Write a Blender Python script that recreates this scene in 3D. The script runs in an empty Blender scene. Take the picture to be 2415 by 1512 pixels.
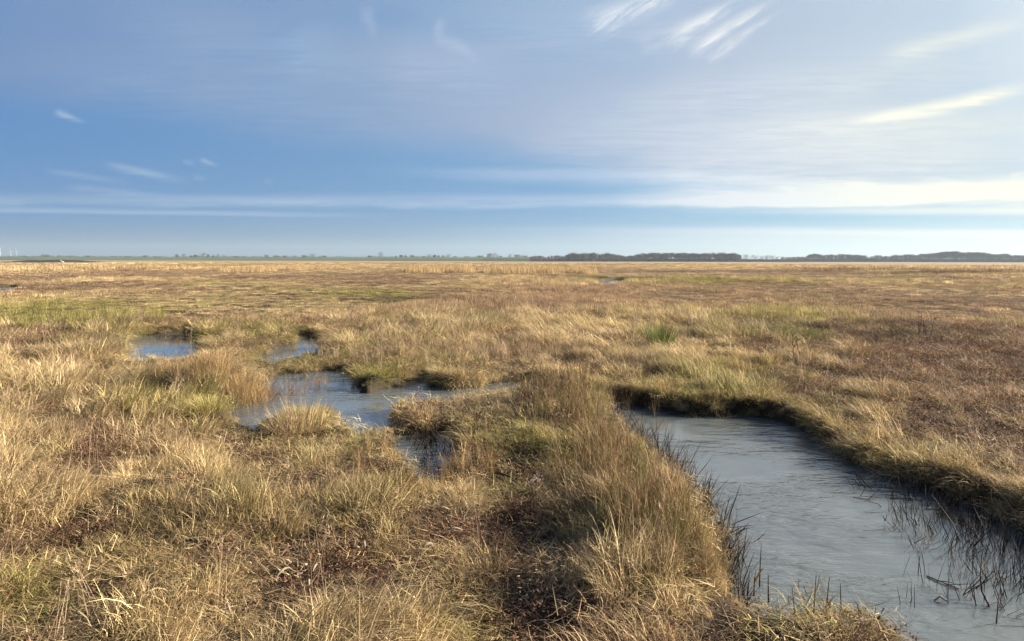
import bpy, math, random
import numpy as np
from mathutils import Vector, Matrix
R = math.radians
random.seed(5)
rng = np.random.default_rng(11)
scene = bpy.context.scene
col = scene.collection

# ------------------------------------------------------------------ camera
CW, CH, FP = 2415.0, 1512.0, 1613.0          # working frame of the layout notes
CAMZ = 1.6
PITCH = math.atan((CH/2-614.0)/FP)
ROLL = R(0.13)
cd = bpy.data.cameras.new('camera'); cam = bpy.data.objects.new('camera', cd); col.objects.link(cam)
cd.sensor_width = 36; cd.lens = 36*FP/CW; cd.clip_start = .05; cd.clip_end = 30000
MC = Matrix.Translation((0, 0, CAMZ)) @ Matrix.Rotation(math.pi/2-PITCH, 4, 'X') @ Matrix.Rotation(ROLL, 4, 'Z')
cam.matrix_world = MC
scene.camera = cam
ROT = np.array(MC.to_3x3())

def ray(px, py):
    px = np.asarray(px, float); py = np.asarray(py, float)
    v = np.stack([px-CW/2, -(py-CH/2), -FP*np.ones_like(px)], -1)
    v = v @ ROT.T
    return v/np.linalg.norm(v, axis=-1, keepdims=True)
def at(px, py, z=0.0):
    v = ray(px, py); t = (z-CAMZ)/v[..., 2]
    return np.stack([v[..., 0]*t, v[..., 1]*t], -1)
def at_depth(px, Y):
    "ground x of a picture column at a given distance ahead"
    v = ray(px, 620.0); return float(v[0]/v[1]*Y)
def proj(x, y, z):
    p = np.stack([x, y, z-CAMZ+0*x], -1) @ ROT
    d = np.maximum(-p[..., 2], 1e-3)
    return CW/2+p[..., 0]/d*FP, CH/2-p[..., 1]/d*FP
S = CW/2560.0                                # full-size pixel -> working frame

# ------------------------------------------------------------------ noise
def _h(xi, yi, seed):
    h = (xi.astype(np.int64)*374761393 + yi.astype(np.int64)*668265263 + seed*974634777) & 0xffffffff
    h = ((h ^ (h >> 13))*1274126177) & 0xffffffff
    h = (h ^ (h >> 16)) & 0xffffffff
    return h/4294967295.0
def vn(x, y, seed=0):
    xi = np.floor(x); yi = np.floor(y); fx = x-xi; fy = y-yi
    fx = fx*fx*(3-2*fx); fy = fy*fy*(3-2*fy)
    a = _h(xi, yi, seed); b = _h(xi+1, yi, seed); c = _h(xi, yi+1, seed); d = _h(xi+1, yi+1, seed)
    return (a+(b-a)*fx)+((c+(d-c)*fx)-(a+(b-a)*fx))*fy
def fbm(x, y, seed=0, o=4):
    s = 0; a = .5; t = 0
    for k in range(o):
        s = s+a*vn(x*2**k+17.3*k, y*2**k-9.1*k, seed+k); t += a; a *= .5
    return s/t
def sstep(a, b, x):
    t = np.clip((x-a)/(b-a), 0, 1); return t*t*(3-2*t)

# ------------------------------------------------------------------ pools
WZ = -0.12
POOLS = {
 'A': [(1400,938),(1440,934),(1500,952),(1560,966),(1640,976),(1700,980),(1760,976),(1830,988),(1900,1005),(1960,1040),(2030,1085),
       (2090,1112),(2200,1148),(2330,1190),(2450,1258),(2580,1340),(2700,1450),(2700,1620),(2600,1850),(2300,1760),(2150,1620),(2080,1545),(1990,1515),(1910,1512),(1860,1522),(1800,1515),(1740,1495),(1700,1470),
       (1680,1400),(1660,1330),(1640,1270),(1600,1200),(1560,1140),(1500,1075),(1450,1010),(1415,975)],
 'B': [(505,950),(545,922),(600,905),(645,885),(700,878),(760,873),(835,873),(850,905),(868,924),(905,917),(950,900),(990,893),(1020,905),
       (1060,916),(1120,912),(1180,903),(1240,897),(1310,905),(1400,930),(1445,955),(1380,975),(1290,960),(1200,950),(1130,962),(1060,975),(1000,965),(940,972),(925,1010),
       (900,1040),(850,1040),(800,1020),(775,985),(700,1004),(640,1008),(600,1030),(540,1015)],
 'C': [(920,1005),(990,1018),(1065,1012),(1095,1060),(1080,1135),(1000,1160),(935,1125)],
 'D': [(285,812),(300,795),(350,789),(410,786),(462,782),(475,800),(490,838),(400,858),(305,866),(275,845)],
 'E': [(600,850),(630,828),(682,812),(698,790),(748,788),(775,812),(745,838),(700,848),(640,866)],
 'F': [(1396,666),(1415,661),(1450,659.5),(1480,661),(1486,667),(1455,674),(1412,673)],
 'G': [(-60,676),(10,675.5),(35,674.5),(52,679),(34,685),(-10,686),(-60,685)],
}
PG = {k: at([p[0] for p in v], [p[1] for p in v], WZ) for k, v in POOLS.items()}
def poly_sd(x, y, P):
    d = np.full(x.shape, 1e9); ins = np.zeros(x.shape, bool)
    n = len(P)
    for i in range(n):
        ax, ay = P[i]; bx, by = P[(i+1) % n]
        ex, ey = bx-ax, by-ay
        t = np.clip(((x-ax)*ex+(y-ay)*ey)/(ex*ex+ey*ey+1e-12), 0, 1)
        d = np.minimum(d, np.hypot(x-ax-ex*t, y-ay-ey*t))
        c = ((ay > y) != (by > y)) & (x < (bx-ax)*(y-ay)/(by-ay+1e-12)+ax)
        ins ^= c
    return np.where(ins, -d, d)
def pool_sd(x, y):
    sd = np.full(x.shape, 50.0)
    m = (y > 0) & (y < 75) & (np.abs(x) < 70)
    if m.any():
        xs, ys = x[m], y[m]; s = np.full(xs.shape, 50.0)
        for P in PG.values():
            s = np.minimum(s, poly_sd(xs, ys, P))
        s = s+(fbm(xs*3.1, ys*3.1, 3, 4)-.5)*.24*np.clip(ys/6, .5, 1.4)
        sd[m] = s
    return sd
def pool_grad(x, y):
    e = .06
    gx = pool_sd(x+e, y)-pool_sd(x-e, y); gy = pool_sd(x, y+e)-pool_sd(x, y-e)
    l = np.hypot(gx, gy)+1e-6
    return gx/l, gy/l

# raised and sunken places: (px, py, radius m, height m)
MOUNDS = [(1340,985,.75,.12),(1500,1160,.5,.10),(1570,1320,.45,.10),(580,905,.7,.16),(430,905,.7,.08),(700,990,.33,.10),
          (480,985,.4,.10),(1210,1060,.5,.06),(210,840,.8,.14),(905,900,.25,.05),(1700,935,.9,.08),(1450,1440,.4,.07),
          (40,1330,.25,-.12),(1170,1140,.3,-.06),(90,830,.6,-.08),(1260,1290,.3,-.05),(1950,850,1.0,.10),(2200,960,.9,.08),
          (690,860,1.3,-.14),(390,862,1.4,-.14),(600,1010,.8,-.10),(850,1040,.6,-.08),(1440,676,9,-.2),(1440,669,9,-.2),(1440,690,6,-.12),(10,695,8,-.2),(1000,1150,.3,-.06)]
def height(x, y):
    d = np.hypot(x, y)
    z = (fbm(x*1.5, y*1.5, 21, 4)-.5)*.16*np.clip(1-(d-60)/200, 0, 1)
    z = z+(fbm(x*.23, y*.23, 22, 3)-.5)*.18*np.clip(d/12, .3, 1)
    z = z+(fbm(x*5.5, y*5.5, 23, 2)-.5)*.05*np.clip(1-d/40, 0, 1)
    for px, py, r, h in MOUNDS:
        cx, cy = at(px, py)
        z = z+h*np.exp(-((x-cx)**2+(y-cy)**2)/(r*r))
    z = np.maximum(z, -.085)
    sd = pool_sd(x, y)
    z = z+.03*np.exp(-(sd-.1)**2/.04)
    k = sstep(-.13, .07, sd)
    bed = WZ-.06-.25*sstep(0, -.6, sd)
    return np.where(sd < 20, bed*(1-k)+z*k, z)

# ------------------------------------------------------------------ helpers
def tag(o, label=None, cat=None, group=None, kind=None):
    if label: o['label'] = label
    if cat: o['category'] = cat
    if group: o['group'] = group
    if kind: o['kind'] = kind
    return o
def mesh_np(name, V, F, mats=(), attrs=None, smooth=True):
    "V (n,3), F list of arrays (m,k)"
    me = bpy.data.meshes.new(name)
    V = np.asarray(V, np.float32)
    Fs = [np.asarray(f, np.int32) for f in F if len(f)]
    loops = np.concatenate([f.ravel() for f in Fs])
    tot = np.concatenate([np.full(len(f), f.shape[1], np.int32) for f in Fs])
    st = np.concatenate([[0], np.cumsum(tot)[:-1]]).astype(np.int32)
    me.vertices.add(len(V)); me.vertices.foreach_set('co', V.ravel())
    me.loops.add(len(loops)); me.loops.foreach_set('vertex_index', loops)
    me.polygons.add(len(tot)); me.polygons.foreach_set('loop_start', st); me.polygons.foreach_set('loop_total', tot)
    if smooth: me.polygons.foreach_set('use_smooth', np.ones(len(tot), bool))
    for an, (ty, arr) in (attrs or {}).items():
        a = me.attributes.new(an, ty, 'POINT')
        a.data.foreach_set('vector' if ty == 'FLOAT_VECTOR' else 'value', np.asarray(arr, np.float32).ravel())
    for m in mats: me.materials.append(m)
    me.update(calc_edges=True)
    return me
def link(name, me, parent=None):
    o = bpy.data.objects.new(name, me); col.objects.link(o)
    if parent: o.parent = parent
    return o

class NT:
    def __init__(s, tree): s.t = tree; s.n = tree.nodes; s.l = tree.links
    def new(s, ty, **kw):
        n = s.n.new(ty)
        for k, v in kw.items(): setattr(n, k, v)
        return n
    def put(s, sock, v):
        if hasattr(v, 'is_linked') or isinstance(v, bpy.types.NodeSocket): s.l.new(v, sock)
        elif v is not None:
            if sock.type == 'RGBA' and len(v) == 3: v = (*v, 1)
            sock.default_value = v
    def m(s, op, a, b=None, c=None, clamp=False):
        n = s.new('ShaderNodeMath', operation=op); n.use_clamp = clamp
        s.put(n.inputs[0], a)
        if b is not None: s.put(n.inputs[1], b)
        if c is not None: s.put(n.inputs[2], c)
        return n.outputs[0]
    def mix(s, f, a, b, bt='MIX'):
        n = s.new('ShaderNodeMix', data_type='RGBA', blend_type=bt); n.clamp_factor = True
        s.put(n.inputs[0], f); s.put(n.inputs[6], a); s.put(n.inputs[7], b)
        return n.outputs[2]
    def noise(s, vec, scale, detail=3, rough=.5, dist=0):
        n = s.new('ShaderNodeTexNoise'); s.put(n.inputs['Vector'], vec)
        n.inputs['Scale'].default_value = scale; n.inputs['Detail'].default_value = detail
        n.inputs['Roughness'].default_value = rough; n.inputs['Distortion'].default_value = dist
        return n.outputs['Fac']
    def ss(s, x, a, b):
        n = s.new('ShaderNodeMapRange', interpolation_type='SMOOTHSTEP'); s.put(n.inputs[0], x)
        n.inputs[1].default_value = a; n.inputs[2].default_value = b
        n.inputs[3].default_value = 0; n.inputs[4].default_value = 1
        return n.outputs[0]
    def comb(s, x, y, z=0.0):
        n = s.new('ShaderNodeCombineXYZ'); s.put(n.inputs[0], x); s.put(n.inputs[1], y); s.put(n.inputs[2], z)
        return n.outputs[0]
    def vmul(s, v, k):
        n = s.new('ShaderNodeVectorMath', operation='MULTIPLY'); s.put(n.inputs[0], v); n.inputs[1].default_value = k
        return n.outputs[0]
def new_mat(name):
    m = bpy.data.materials.new(name); m.use_nodes = True; m.node_tree.nodes.clear()
    T = NT(m.node_tree); out = T.new('ShaderNodeOutputMaterial')
    return m, T, out

# ------------------------------------------------------------------ world sky
SUN_AZ, SUN_EL = R(80), R(21)
sun_dir = Vector((math.sin(SUN_AZ)*math.cos(SUN_EL), math.cos(SUN_AZ)*math.cos(SUN_EL), math.sin(SUN_EL)))
w = bpy.data.worlds.new('World'); scene.world = w; w.use_nodes = True
w.node_tree.nodes.clear(); T = NT(w.node_tree)
wo = T.new('ShaderNodeOutputWorld'); bg = T.new('ShaderNodeBackground'); T.l.new(bg.outputs[0], wo.inputs[0])
sky = T.new('ShaderNodeTexSky', sky_type='NISHITA'); sky.sun_disc = False
sky.sun_elevation = SUN_EL; sky.sun_rotation = SUN_AZ; sky.air_density = 1.0; sky.dust_density = .6; sky.ozone_density = 1.6
STR = .05
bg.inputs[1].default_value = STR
tc = T.new('ShaderNodeTexCoord'); sp = T.new('ShaderNodeSeparateXYZ'); T.l.new(tc.outputs['Generated'], sp.inputs[0])
X, Y, Z = sp.outputs
Yc = T.m('MAXIMUM', Y, .05)
u = T.m('DIVIDE', X, Yc); v = T.m('DIVIDE', Z, Yc)
front = T.ss(Y, .05, .35)
def uv(px, py):
    r = ray(px, py); return r[0]/r[1], r[2]/r[1]
dt = T.new('ShaderNodeVectorMath', operation='DOT_PRODUCT'); T.l.new(tc.outputs['Generated'], dt.inputs[0]); dt.inputs[1].default_value = sun_dir
glow = T.m('POWER', T.m('MAXIMUM', dt.outputs['Value'], 0.0), 2.2)
glow2 = T.m('POWER', T.m('MAXIMUM', dt.outputs['Value'], 0.0), 9.0)
# blue air: Nishita, slightly evened out
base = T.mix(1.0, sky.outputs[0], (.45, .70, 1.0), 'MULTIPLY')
el = T.m('ARCSINE', Z)
P = T.comb(u, v)
wv = T.vmul(P, (1.0, 3.2, 1)); 
n1 = T.noise(wv, 2.2, 4, .55, .4)
n2 = T.noise(T.vmul(P, (1.0, 9.0, 1)), 3.0, 5, .6, .3)
# back of the sky: plain veil by 3d noise
nb = T.noise(T.vmul(tc.outputs['Generated'], (1, 1, 3)), 2.0, 3, .5, .3)
def band(px0, py0, px1, py1, up, dn, amt, nz=None, nk=0.0):
    "soft band along a line: up / dn soft half-widths in v, optional noise wobble"
    (ua, va), (ub, vb) = uv(px0, py0), uv(px1, py1)
    k = (vb-va)/(ub-ua)
    d = T.m('SUBTRACT', v, T.m('MULTIPLY_ADD', u, k, va-k*ua))
    if nz is not None: d = T.m('ADD', d, T.m('MULTIPLY', T.m('SUBTRACT', nz, .5), nk))
    a = T.ss(d, -dn, 0.0); b = T.m('SUBTRACT', 1.0, T.ss(d, 0.0, up))
    return T.m('MULTIPLY', T.m('MULTIPLY', a, b), amt)
def fibres(dx, dy, k, sc):
    "long thin streaks running along one direction of the sky"
    L = math.hypot(dx, dy); cx, sx = dx/L, dy/L
    s_ = T.m('ADD', T.m('MULTIPLY', u, cx*sc), T.m('MULTIPLY', v, sx*sc)); t_ = T.m('SUBTRACT', T.m('MULTIPLY', v, cx*k), T.m('MULTIPLY', u, sx*k))
    return T.noise(T.comb(s_, t_), 3.2, 6, .68, .5)
fibA = fibres(1.0, .62, 26.0, 5.0); fibB = fibres(1.0, .0, 44.0, 3.0)
def stroke(p0, p1, wd, amt, tail=.5, fib=1.0, curve=0.0, nz=None):
    "tapered wisp of cloud from p0 (broad) to p1 (thin)"
    (ua, va), (ub, vb) = uv(*p0), uv(*p1)
    L = math.hypot(ub-ua, vb-va); cx, sx = (ub-ua)/L, (vb-va)/L
    du = T.m('SUBTRACT', u, ua); dv = T.m('SUBTRACT', v, va)
    s = T.m('ADD', T.m('MULTIPLY', du, cx/L), T.m('MULTIPLY', dv, sx/L))
    t = T.m('SUBTRACT', T.m('MULTIPLY', dv, cx), T.m('MULTIPLY', du, sx))
    if curve: t = T.m('ADD', t, T.m('MULTIPLY', T.m('MULTIPLY', s, T.m('SUBTRACT', 1.0, s)), curve))
    if nz is None: nz = fibA if sx/cx > .3 else fibB
    t = T.m('ADD', t, T.m('MULTIPLY', T.m('SUBTRACT', nz, .5), wd*1.6))
    wl = T.m('MULTIPLY', T.m('MAXIMUM', T.m('MULTIPLY_ADD', s, -(1-tail), 1.0), .15), wd)
    g = T.m('DIVIDE', T.m('ABSOLUTE', t), wl)
    g = T.m('SUBTRACT', 1.0, T.ss(g, -.2, 1.5))
    e = T.m('MULTIPLY', T.ss(s, -.08, .22), T.m('SUBTRACT', 1.0, T.ss(s, .45, 1.1)))
    f = T.m('MULTIPLY_ADD', T.ss(nz, .30, .70), fib*.85, 1-fib*.85)
    return T.m('MULTIPLY', T.m('MULTIPLY', g, e), T.m('MULTIPLY', f, amt))
def add(*a):
    r = a[0]
    for k in a[1:]: r = T.m('ADD', r, k)
    return r
# --- the wide milky veil filling the upper sky, its lower edge running down to the right
(ua, va), (ub, vb) = uv(0, 250), uv(1250, 395)
kk = (vb-va)/(ub-ua)
dd = T.m('SUBTRACT', v, T.m('MULTIPLY_ADD', u, kk, va-kk*ua))
dd = T.m('ADD', dd, T.m('MULTIPLY', T.m('SUBTRACT', n1, .5), .08))
veil = T.ss(dd, -.022, .055)
topfade = T.m('SUBTRACT', 1.0, T.m('MULTIPLY', T.ss(v, .22, .42), .35))
veil = T.m('MULTIPLY', T.m('MULTIPLY', veil, topfade), T.m('MULTIPLY_ADD', T.ss(n1, .3, .68), .42, .50))
rgt = T.ss(u, -.15, .75)
veil = T.m('MULTIPLY', veil, T.m('MULTIPLY_ADD', rgt, .35, .85))
# --- right side is milky right down to the horizon cloud band
low = T.m('MULTIPLY', T.m('MULTIPLY', T.ss(u, .0, .45), T.ss(v, .10, .16)), .55)
bands = add(
  T.m('MULTIPLY', band(-50, 476, 2415, 480, .018, .012, .95, n2, .022), T.m('MULTIPLY_ADD', T.ss(n2, .35, .65), .55, .28)),
  T.m('MULTIPLY', band(0, 497, 900, 512, .008, .004, .6, n2, .006), T.m('SUBTRACT', 1.0, T.ss(u, -.45, -.1))),
  T.m('MULTIPLY', band(1000, 405, 2000, 428, .014, .016, .38, n2, .035), T.ss(u, -.25, .05)),
  T.m('MULTIPLY', band(1250, 480, 2415, 458, .030, .016, 1.05, n2, .022), T.ss(u, .10, .42)),
  T.m('MULTIPLY', band(1500, 500, 2415, 497, .007, .009, .6, n2, .010), T.ss(u, .15, .6)),
  T.m('MULTIPLY', band(1200, 541, 2415, 552, .010, .008, .55, n2, .010), T.ss(u, -.2, .45)),
  T.m('MULTIPLY', band(1200, 560, 2415, 562, .014, .016, .45, n2, .012), T.ss(u, -.2, .4)),
)
strokes = add(
  stroke((1372, 62), (1600, -40), .020, .75, .35), stroke((1395, 62), (1480, 25), .022, .55, .7),
  stroke((1478, 42), (1560, -8), .010, .5, .5), stroke((1570, 104), (1760, -12), .017, .75, .45),
  stroke((1600, 70), (1740, 5), .012, .4, .5), stroke((1628, 128), (1838, -5), .0125, 1.0, .35, curve=-.02), 
  stroke((1665, 145), (1775, 85), .011, .45, .5),
  stroke((2010, 288), (2460, 196), .009, .95, 1.5, .5, .015), stroke((2270, 238), (2440, 205), .010, .5, 1.0),
  stroke((2080, 135), (2460, 38), .016, .5, .8, .5),
  stroke((1040, 40), (1032, 110), .010, .35, .8, .4), stroke((1032, 95), (1130, 148), .010, .35, .8, .4, -.03),
  stroke((862, 15), (885, 100), .013, .33, .5, .4),
  stroke((1600, -10), (1420, 70), .012, .5, 1.2), stroke((1690, 118), (1850, 20), .008, .6, .3), stroke((1500, 110), (1640, 60), .02, .25, .8),
  stroke((700, 60), (760, 200), .05, .22, .8, .6), stroke((900, 120), (1250, 190), .04, .25, .8, .7), stroke((1240, 330), (2300, 250), .045, .5, .9, .8), stroke((1300, 250), (2400, 160), .03, .25, .9, .8),
  stroke((250, 40), (1300, 240), .06, .28, .9, .7), stroke((60, 150), (1150, 330), .05, .22, .9, .8), stroke((1000, 60), (1900, 60), .05, .2, .9, .7),
  stroke((1450, 405), (2600, 340), .055, .65, 1.0, .5), stroke((1750, 310), (2600, 270), .03, .35, 1.0, .6), stroke((1500, 200), (2500, 120), .05, .22, 1.0, .7),
  stroke((128, 262), (204, 290), .0065, .85, .5, .5), stroke((250, 388), (445, 428), .0065, .75, 1.0, .5),
  stroke((110, 403), (310, 434), .006, .4, 1.0, .5), stroke((472, 376), (515, 392), .005, .7, .6, .4),
  stroke((430, 380), (462, 386), .004, .4, .8, .4), stroke((455, 415), (490, 425), .005, .35, .8, .4), stroke((622, 426), (645, 432), .0045, .3, .8, .4),
  stroke((150, 440), (400, 462), .006, .4, 1.0, .5),
  stroke((1880, 448), (1830, 440), .004, .5, .8, .4), stroke((1990, 440), (2070, 432), .006, .6, .8, .6), stroke((2380, 413), (2440, 408), .005, .5, .8, .6),
)
def ramp(x, stops):
    n = T.new('ShaderNodeValToRGB'); T.put(n.inputs[0], T.m('MULTIPLY_ADD', x, .5, .5)); cr = n.color_ramp
    while len(cr.elements) < len(stops): cr.elements.new(.5)
    for e, (p, c) in zip(cr.elements, stops): e.position = p*.5+.5; e.color = (*[q/10 for q in c], 1)
    o = T.new('ShaderNodeVectorMath', operation='SCALE'); T.l.new(n.outputs[0], o.inputs[0]); o.inputs['Scale'].default_value = 10
    return o.outputs[0]
ds = dt.outputs['Value']
V_ = ramp(ds, [(-1., (1.5,2.0,3.2)), (-.4, (1.75,2.45,4.1)), (.0, (2.3,2.95,4.4)), (.25, (3.35,3.9,5.05)), (.5, (3.5,4.2,5.5)), (.7, (4.4,5.3,6.3)), (.95, (10.,10.,9.2))])
W_ = ramp(ds, [(-1., (2.2,2.8,4.0)), (-.4, (2.9,4.1,5.4)), (.0, (3.3,4.5,6.0)), (.25, (4.8,5.5,6.9)), (.5, (7.0,7.3,7.4)), (.7, (8.6,8.5,6.8)), (.95, (10.,10.,9.5))])
H_ = ramp(ds, [(-1., (1.6,2.0,2.6)), (-.35, (1.25,2.0,2.75)), (.0, (1.6,2.5,3.2)), (.25, (2.9,4.0,4.5)), (.5, (5.8,6.6,5.9)), (.7, (8.2,8.3,6.8)), (.95, (9.8,9.7,9.))])
vl = T.m('MINIMUM', T.m('MULTIPLY', T.m('ADD', veil, low), front), .95)
vl = T.m('ADD', vl, T.m('MULTIPLY', T.m('SUBTRACT', 1.0, front), T.m('MULTIPLY', T.ss(nb, .40, .75), .4)))
B_c = ramp(ds, [(-1., (.7,1.5,3.2)), (-.4, (.75,2.0,4.35)), (.0, (1.1,2.5,4.7)), (.25, (1.35,3.0,5.2)), (.5, (2.2,4.3,6.0)), (.7, (3.6,5.6,6.6)), (.95, (8.,8.5,8.5))])
base = T.mix(T.m('SUBTRACT', 1.0, front), base, (.42, .46, .55), 'MULTIPLY')  # unseen sky behind the camera dimmed on purpose, for less fill and more contrast
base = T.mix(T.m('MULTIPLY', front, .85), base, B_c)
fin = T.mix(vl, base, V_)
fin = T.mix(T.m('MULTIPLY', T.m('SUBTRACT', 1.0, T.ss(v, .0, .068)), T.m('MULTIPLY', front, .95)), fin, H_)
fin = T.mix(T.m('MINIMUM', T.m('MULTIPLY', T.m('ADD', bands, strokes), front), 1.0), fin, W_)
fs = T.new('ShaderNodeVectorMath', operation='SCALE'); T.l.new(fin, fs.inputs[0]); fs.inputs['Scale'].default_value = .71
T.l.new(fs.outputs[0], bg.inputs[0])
w.cycles.sampling_method = 'MANUAL'; w.cycles.sample_map_resolution = 512

sl = bpy.data.lights.new('sun', 'SUN'); sl.energy = 5.0; sl.angle = R(.6); sl.color = (1, .87, .70)
so = bpy.data.objects.new('sun', sl); col.objects.link(so); so.location = (30, 5, 20)
so.rotation_euler = sun_dir.to_track_quat('Z', 'Y').to_euler()

# ------------------------------------------------------------------ materials
def plain(name, c, rough=.8, var=.25, scale=3.0, spec=.3):
    m, T, out = new_mat(name); b = T.new('ShaderNodeBsdfPrincipled')
    tc = T.new('ShaderNodeTexCoord')
    f = T.noise(tc.outputs['Object'], scale, 4)
    cc = T.mix(f, tuple(x*(1-var) for x in c), tuple(min(1, x*(1+var)) for x in c))
    T.l.new(cc, b.inputs['Base Color']); b.inputs['Roughness'].default_value = rough; b.inputs['Specular IOR Level'].default_value = spec
    T.l.new(b.outputs[0], out.inputs[0]); return m
def blade_mat(name, src, cA=None, cB=None, transl=.27, rough=.65):
    "src: 'INSTANCER' reads colours carried by every tuft, else the two given colours"
    m, T, out = new_mat(name)
    if src == 'INSTANCER':
        a = T.new('ShaderNodeAttribute', attribute_type='INSTANCER', attribute_name='colA').outputs['Color']
        b = T.new('ShaderNodeAttribute', attribute_type='INSTANCER', attribute_name='colB').outputs['Color']
    else: a, b = cA, cB
    bv = T.new('ShaderNodeAttribute', attribute_type='GEOMETRY', attribute_name='bv').outputs['Fac']
    tt = T.new('ShaderNodeAttribute', attribute_type='GEOMETRY', attribute_name='tt').outputs['Fac']
    c = T.mix(T.ss(bv, .15, .85), a, b)
    k = T.m('FRACT', T.m('MULTIPLY', bv, 37.7))
    c = T.mix(1.0, c, T.comb(*(T.m('MULTIPLY_ADD', T.m('MULTIPLY', k, k), 1.15, .52),)*3), 'MULTIPLY')
    pr = T.new('ShaderNodeBsdfPrincipled'); T.l.new(c, pr.inputs['Base Color']); pr.inputs['Roughness'].default_value = rough
    pr.inputs['Specular IOR Level'].default_value = .22
    tr = T.new('ShaderNodeBsdfTranslucent'); T.l.new(c, tr.inputs[0])
    mx = T.new('ShaderNodeMixShader'); mx.inputs[0].default_value = transl
    T.l.new(pr.outputs[0], mx.inputs[1]); T.l.new(tr.outputs[0], mx.inputs[2]); T.l.new(mx.outputs[0], out.inputs[0])
    return m
M_blade = blade_mat('dry_grass_blades', 'INSTANCER')
M_leaf = blade_mat('low_leaves', 'INSTANCER', transl=.25, rough=.65)

# ------------------------------------------------------------------ blades of grass
def ribbons(base, phi, th0, dth, L, W, seg=4, taper=1.0, pw=1.3, rag=.0, r=rng, twist=None):
    "curved tapering strips; returns V, F, tt"
    n = len(L)
    hx, hy = np.cos(phi), np.sin(phi)
    tw = (r.uniform(-.9, .9, n) if twist is None else twist)+math.pi/2
    sx, sy = np.cos(phi+tw), np.sin(phi+tw)
    pos = base.copy(); V = []; TT = []
    for k in range(seg+1):
        t = k/seg
        wk = W*.5*(1-taper*t**1.6)
        if k == seg: wk = W*.04
        V.append(pos+np.stack([sx*wk, sy*wk, 0*wk], -1)); V.append(pos-np.stack([sx*wk, sy*wk, 0*wk], -1))
        TT += [np.full(n, t)]*2
        th = th0+dth*((k+.5)/seg)**pw
        if rag: th = th+r.normal(0, rag, n)
        st = L/seg
        pos = pos+np.stack([hx*np.sin(th)*st, hy*np.sin(th)*st, np.cos(th)*st], -1)
    V = np.stack(V, 1); TT = np.stack(TT, 1)           # n, 2(seg+1), 3
    m = 2*(seg+1)
    F = []
    for k in range(seg):
        F.append(np.array([2*k, 2*k+1, 2*k+3, 2*k+2]))
    F = (np.arange(n)[:, None, None]*m+np.array(F)[None]).reshape(-1, 4)
    return V.reshape(-1, 3), F, TT.ravel(), m
def pack(parts, r=rng):
    "parts: list of (V,F,tt,m) -> V, F, bv, tt"
    Vs, Fs, B, TT = [], [], [], []; o = 0
    for V, F, tt, m in parts:
        Vs.append(V); Fs.append(F+o); TT.append(tt); B.append(np.repeat(r.random(len(V)//m), m)); o += len(V)
    return np.concatenate(Vs), np.concatenate(Fs), np.concatenate(B), np.concatenate(TT)
def disc(n, rad, r=rng, p=.6):
    a = r.uniform(0, 2*math.pi, n); q = rad*r.random(n)**p
    return np.stack([q*np.cos(a), q*np.sin(a), np.zeros(n)], -1), a
def tuft_mesh(name, parts, mat):
    V, F, B, TT = pack(parts)
    return mesh_np(name, V, [F], [mat], {'bv': ('FLOAT', B), 'tt': ('FLOAT', TT)})
U = rng.uniform
def t_short(n=72, rad=.10, h=(.05, .14), w=.0038, lean=.35):
    b, a = disc(n, rad); L = U(*h, n)
    ph = a+rng.normal(0, .9, n)
    return ribbons(b, ph, U(0, .7, n), U(.3, 1.8, n), L, w*U(.55, 1.3, n), 4)
def t_arch(n=52, rad=.08, h=(.12, .26), w=.0037, spread=.7):
    b, a = disc(n, rad); L = U(*h, n)
    ph = rng.normal(0, spread, n)
    return ribbons(b, ph, U(.0, .6, n), U(.7, 2.3, n), L, w*U(.5, 1.3, n), 5)
def t_thatch(n=85, rad=.16, w=.0036):
    b, a = disc(n, rad); b[:, 2] = U(.0, .05, n)
    return ribbons(b, U(0, 6.28, n), U(1.1, 1.6, n), U(-.4, .5, n), U(.04, .13, n), w*U(.5, 1.4, n), 3, rag=.2)
def t_reed(n=14, rad=.09, h=(.30, .62), w=.0050):
    b, a = disc(n, rad); L = U(*h, n)
    st = ribbons(b, U(0, 6.28, n), U(.0, .22, n), U(.0, .45, n), L, w*U(.7, 1.2, n), 4, .7, rag=.04)
    m = n*2; i = rng.integers(0, n, m); f = U(.25, .8, m)
    lb = b[i].copy(); lb[:, 2] = L[i]*f*.92
    lf = ribbons(lb, U(0, 6.28, m), U(.3, .8, m), U(.2, 1.5, m), U(.08, .22, m), w*U(.7, 1.2, m), 4)
    return [st, lf]
def t_head(n=7, rad=.08, h=(.30, .5)):
    b, a = disc(n, rad); L = U(*h, n)
    ph = U(0, 6.28, n); th = U(.02, .3, n)
    st = ribbons(b, ph, th, th*0+.05, L, np.full(n, .0026), 3, .5, twist=np.zeros(n))
    m = n*9; i = np.repeat(np.arange(n), 9); f = U(.72, 1.02, m)
    tx = L[i]*f
    lb = np.stack([b[i, 0]+np.cos(ph[i])*np.sin(th[i]+.02)*tx, b[i, 1]+np.sin(ph[i])*np.sin(th[i]+.02)*tx, np.cos(th[i]+.02)*tx], -1)
    lf = ribbons(lb, U(0, 6.28, m), U(.2, .7, m), U(0, .5, m), U(.015, .04, m), .0035*U(.7, 1.3, m), 2)
    return [st, lf]
def t_leaf(n=90, rad=.13, s=(.007, .019)):
    b, a = disc(n, rad); b[:, 2] = U(0, .055, n)
    L = U(*s, n)
    return ribbons(b, U(0, 6.28, n), U(.5, 1.6, n), U(-.6, .9, n), L, L*U(.35, .6, n), 3, .95)
def t_far(n=70, rad=.42, h=(.10, .30), w=.010, spread=2.0):
    b, a = disc(n, rad, p=.5); L = U(*h, n)
    return ribbons(b, rng.normal(0, spread, n), U(.0, .5, n), U(.3, 1.5, n), L, w*U(.6, 1.4, n), 3)

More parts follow.
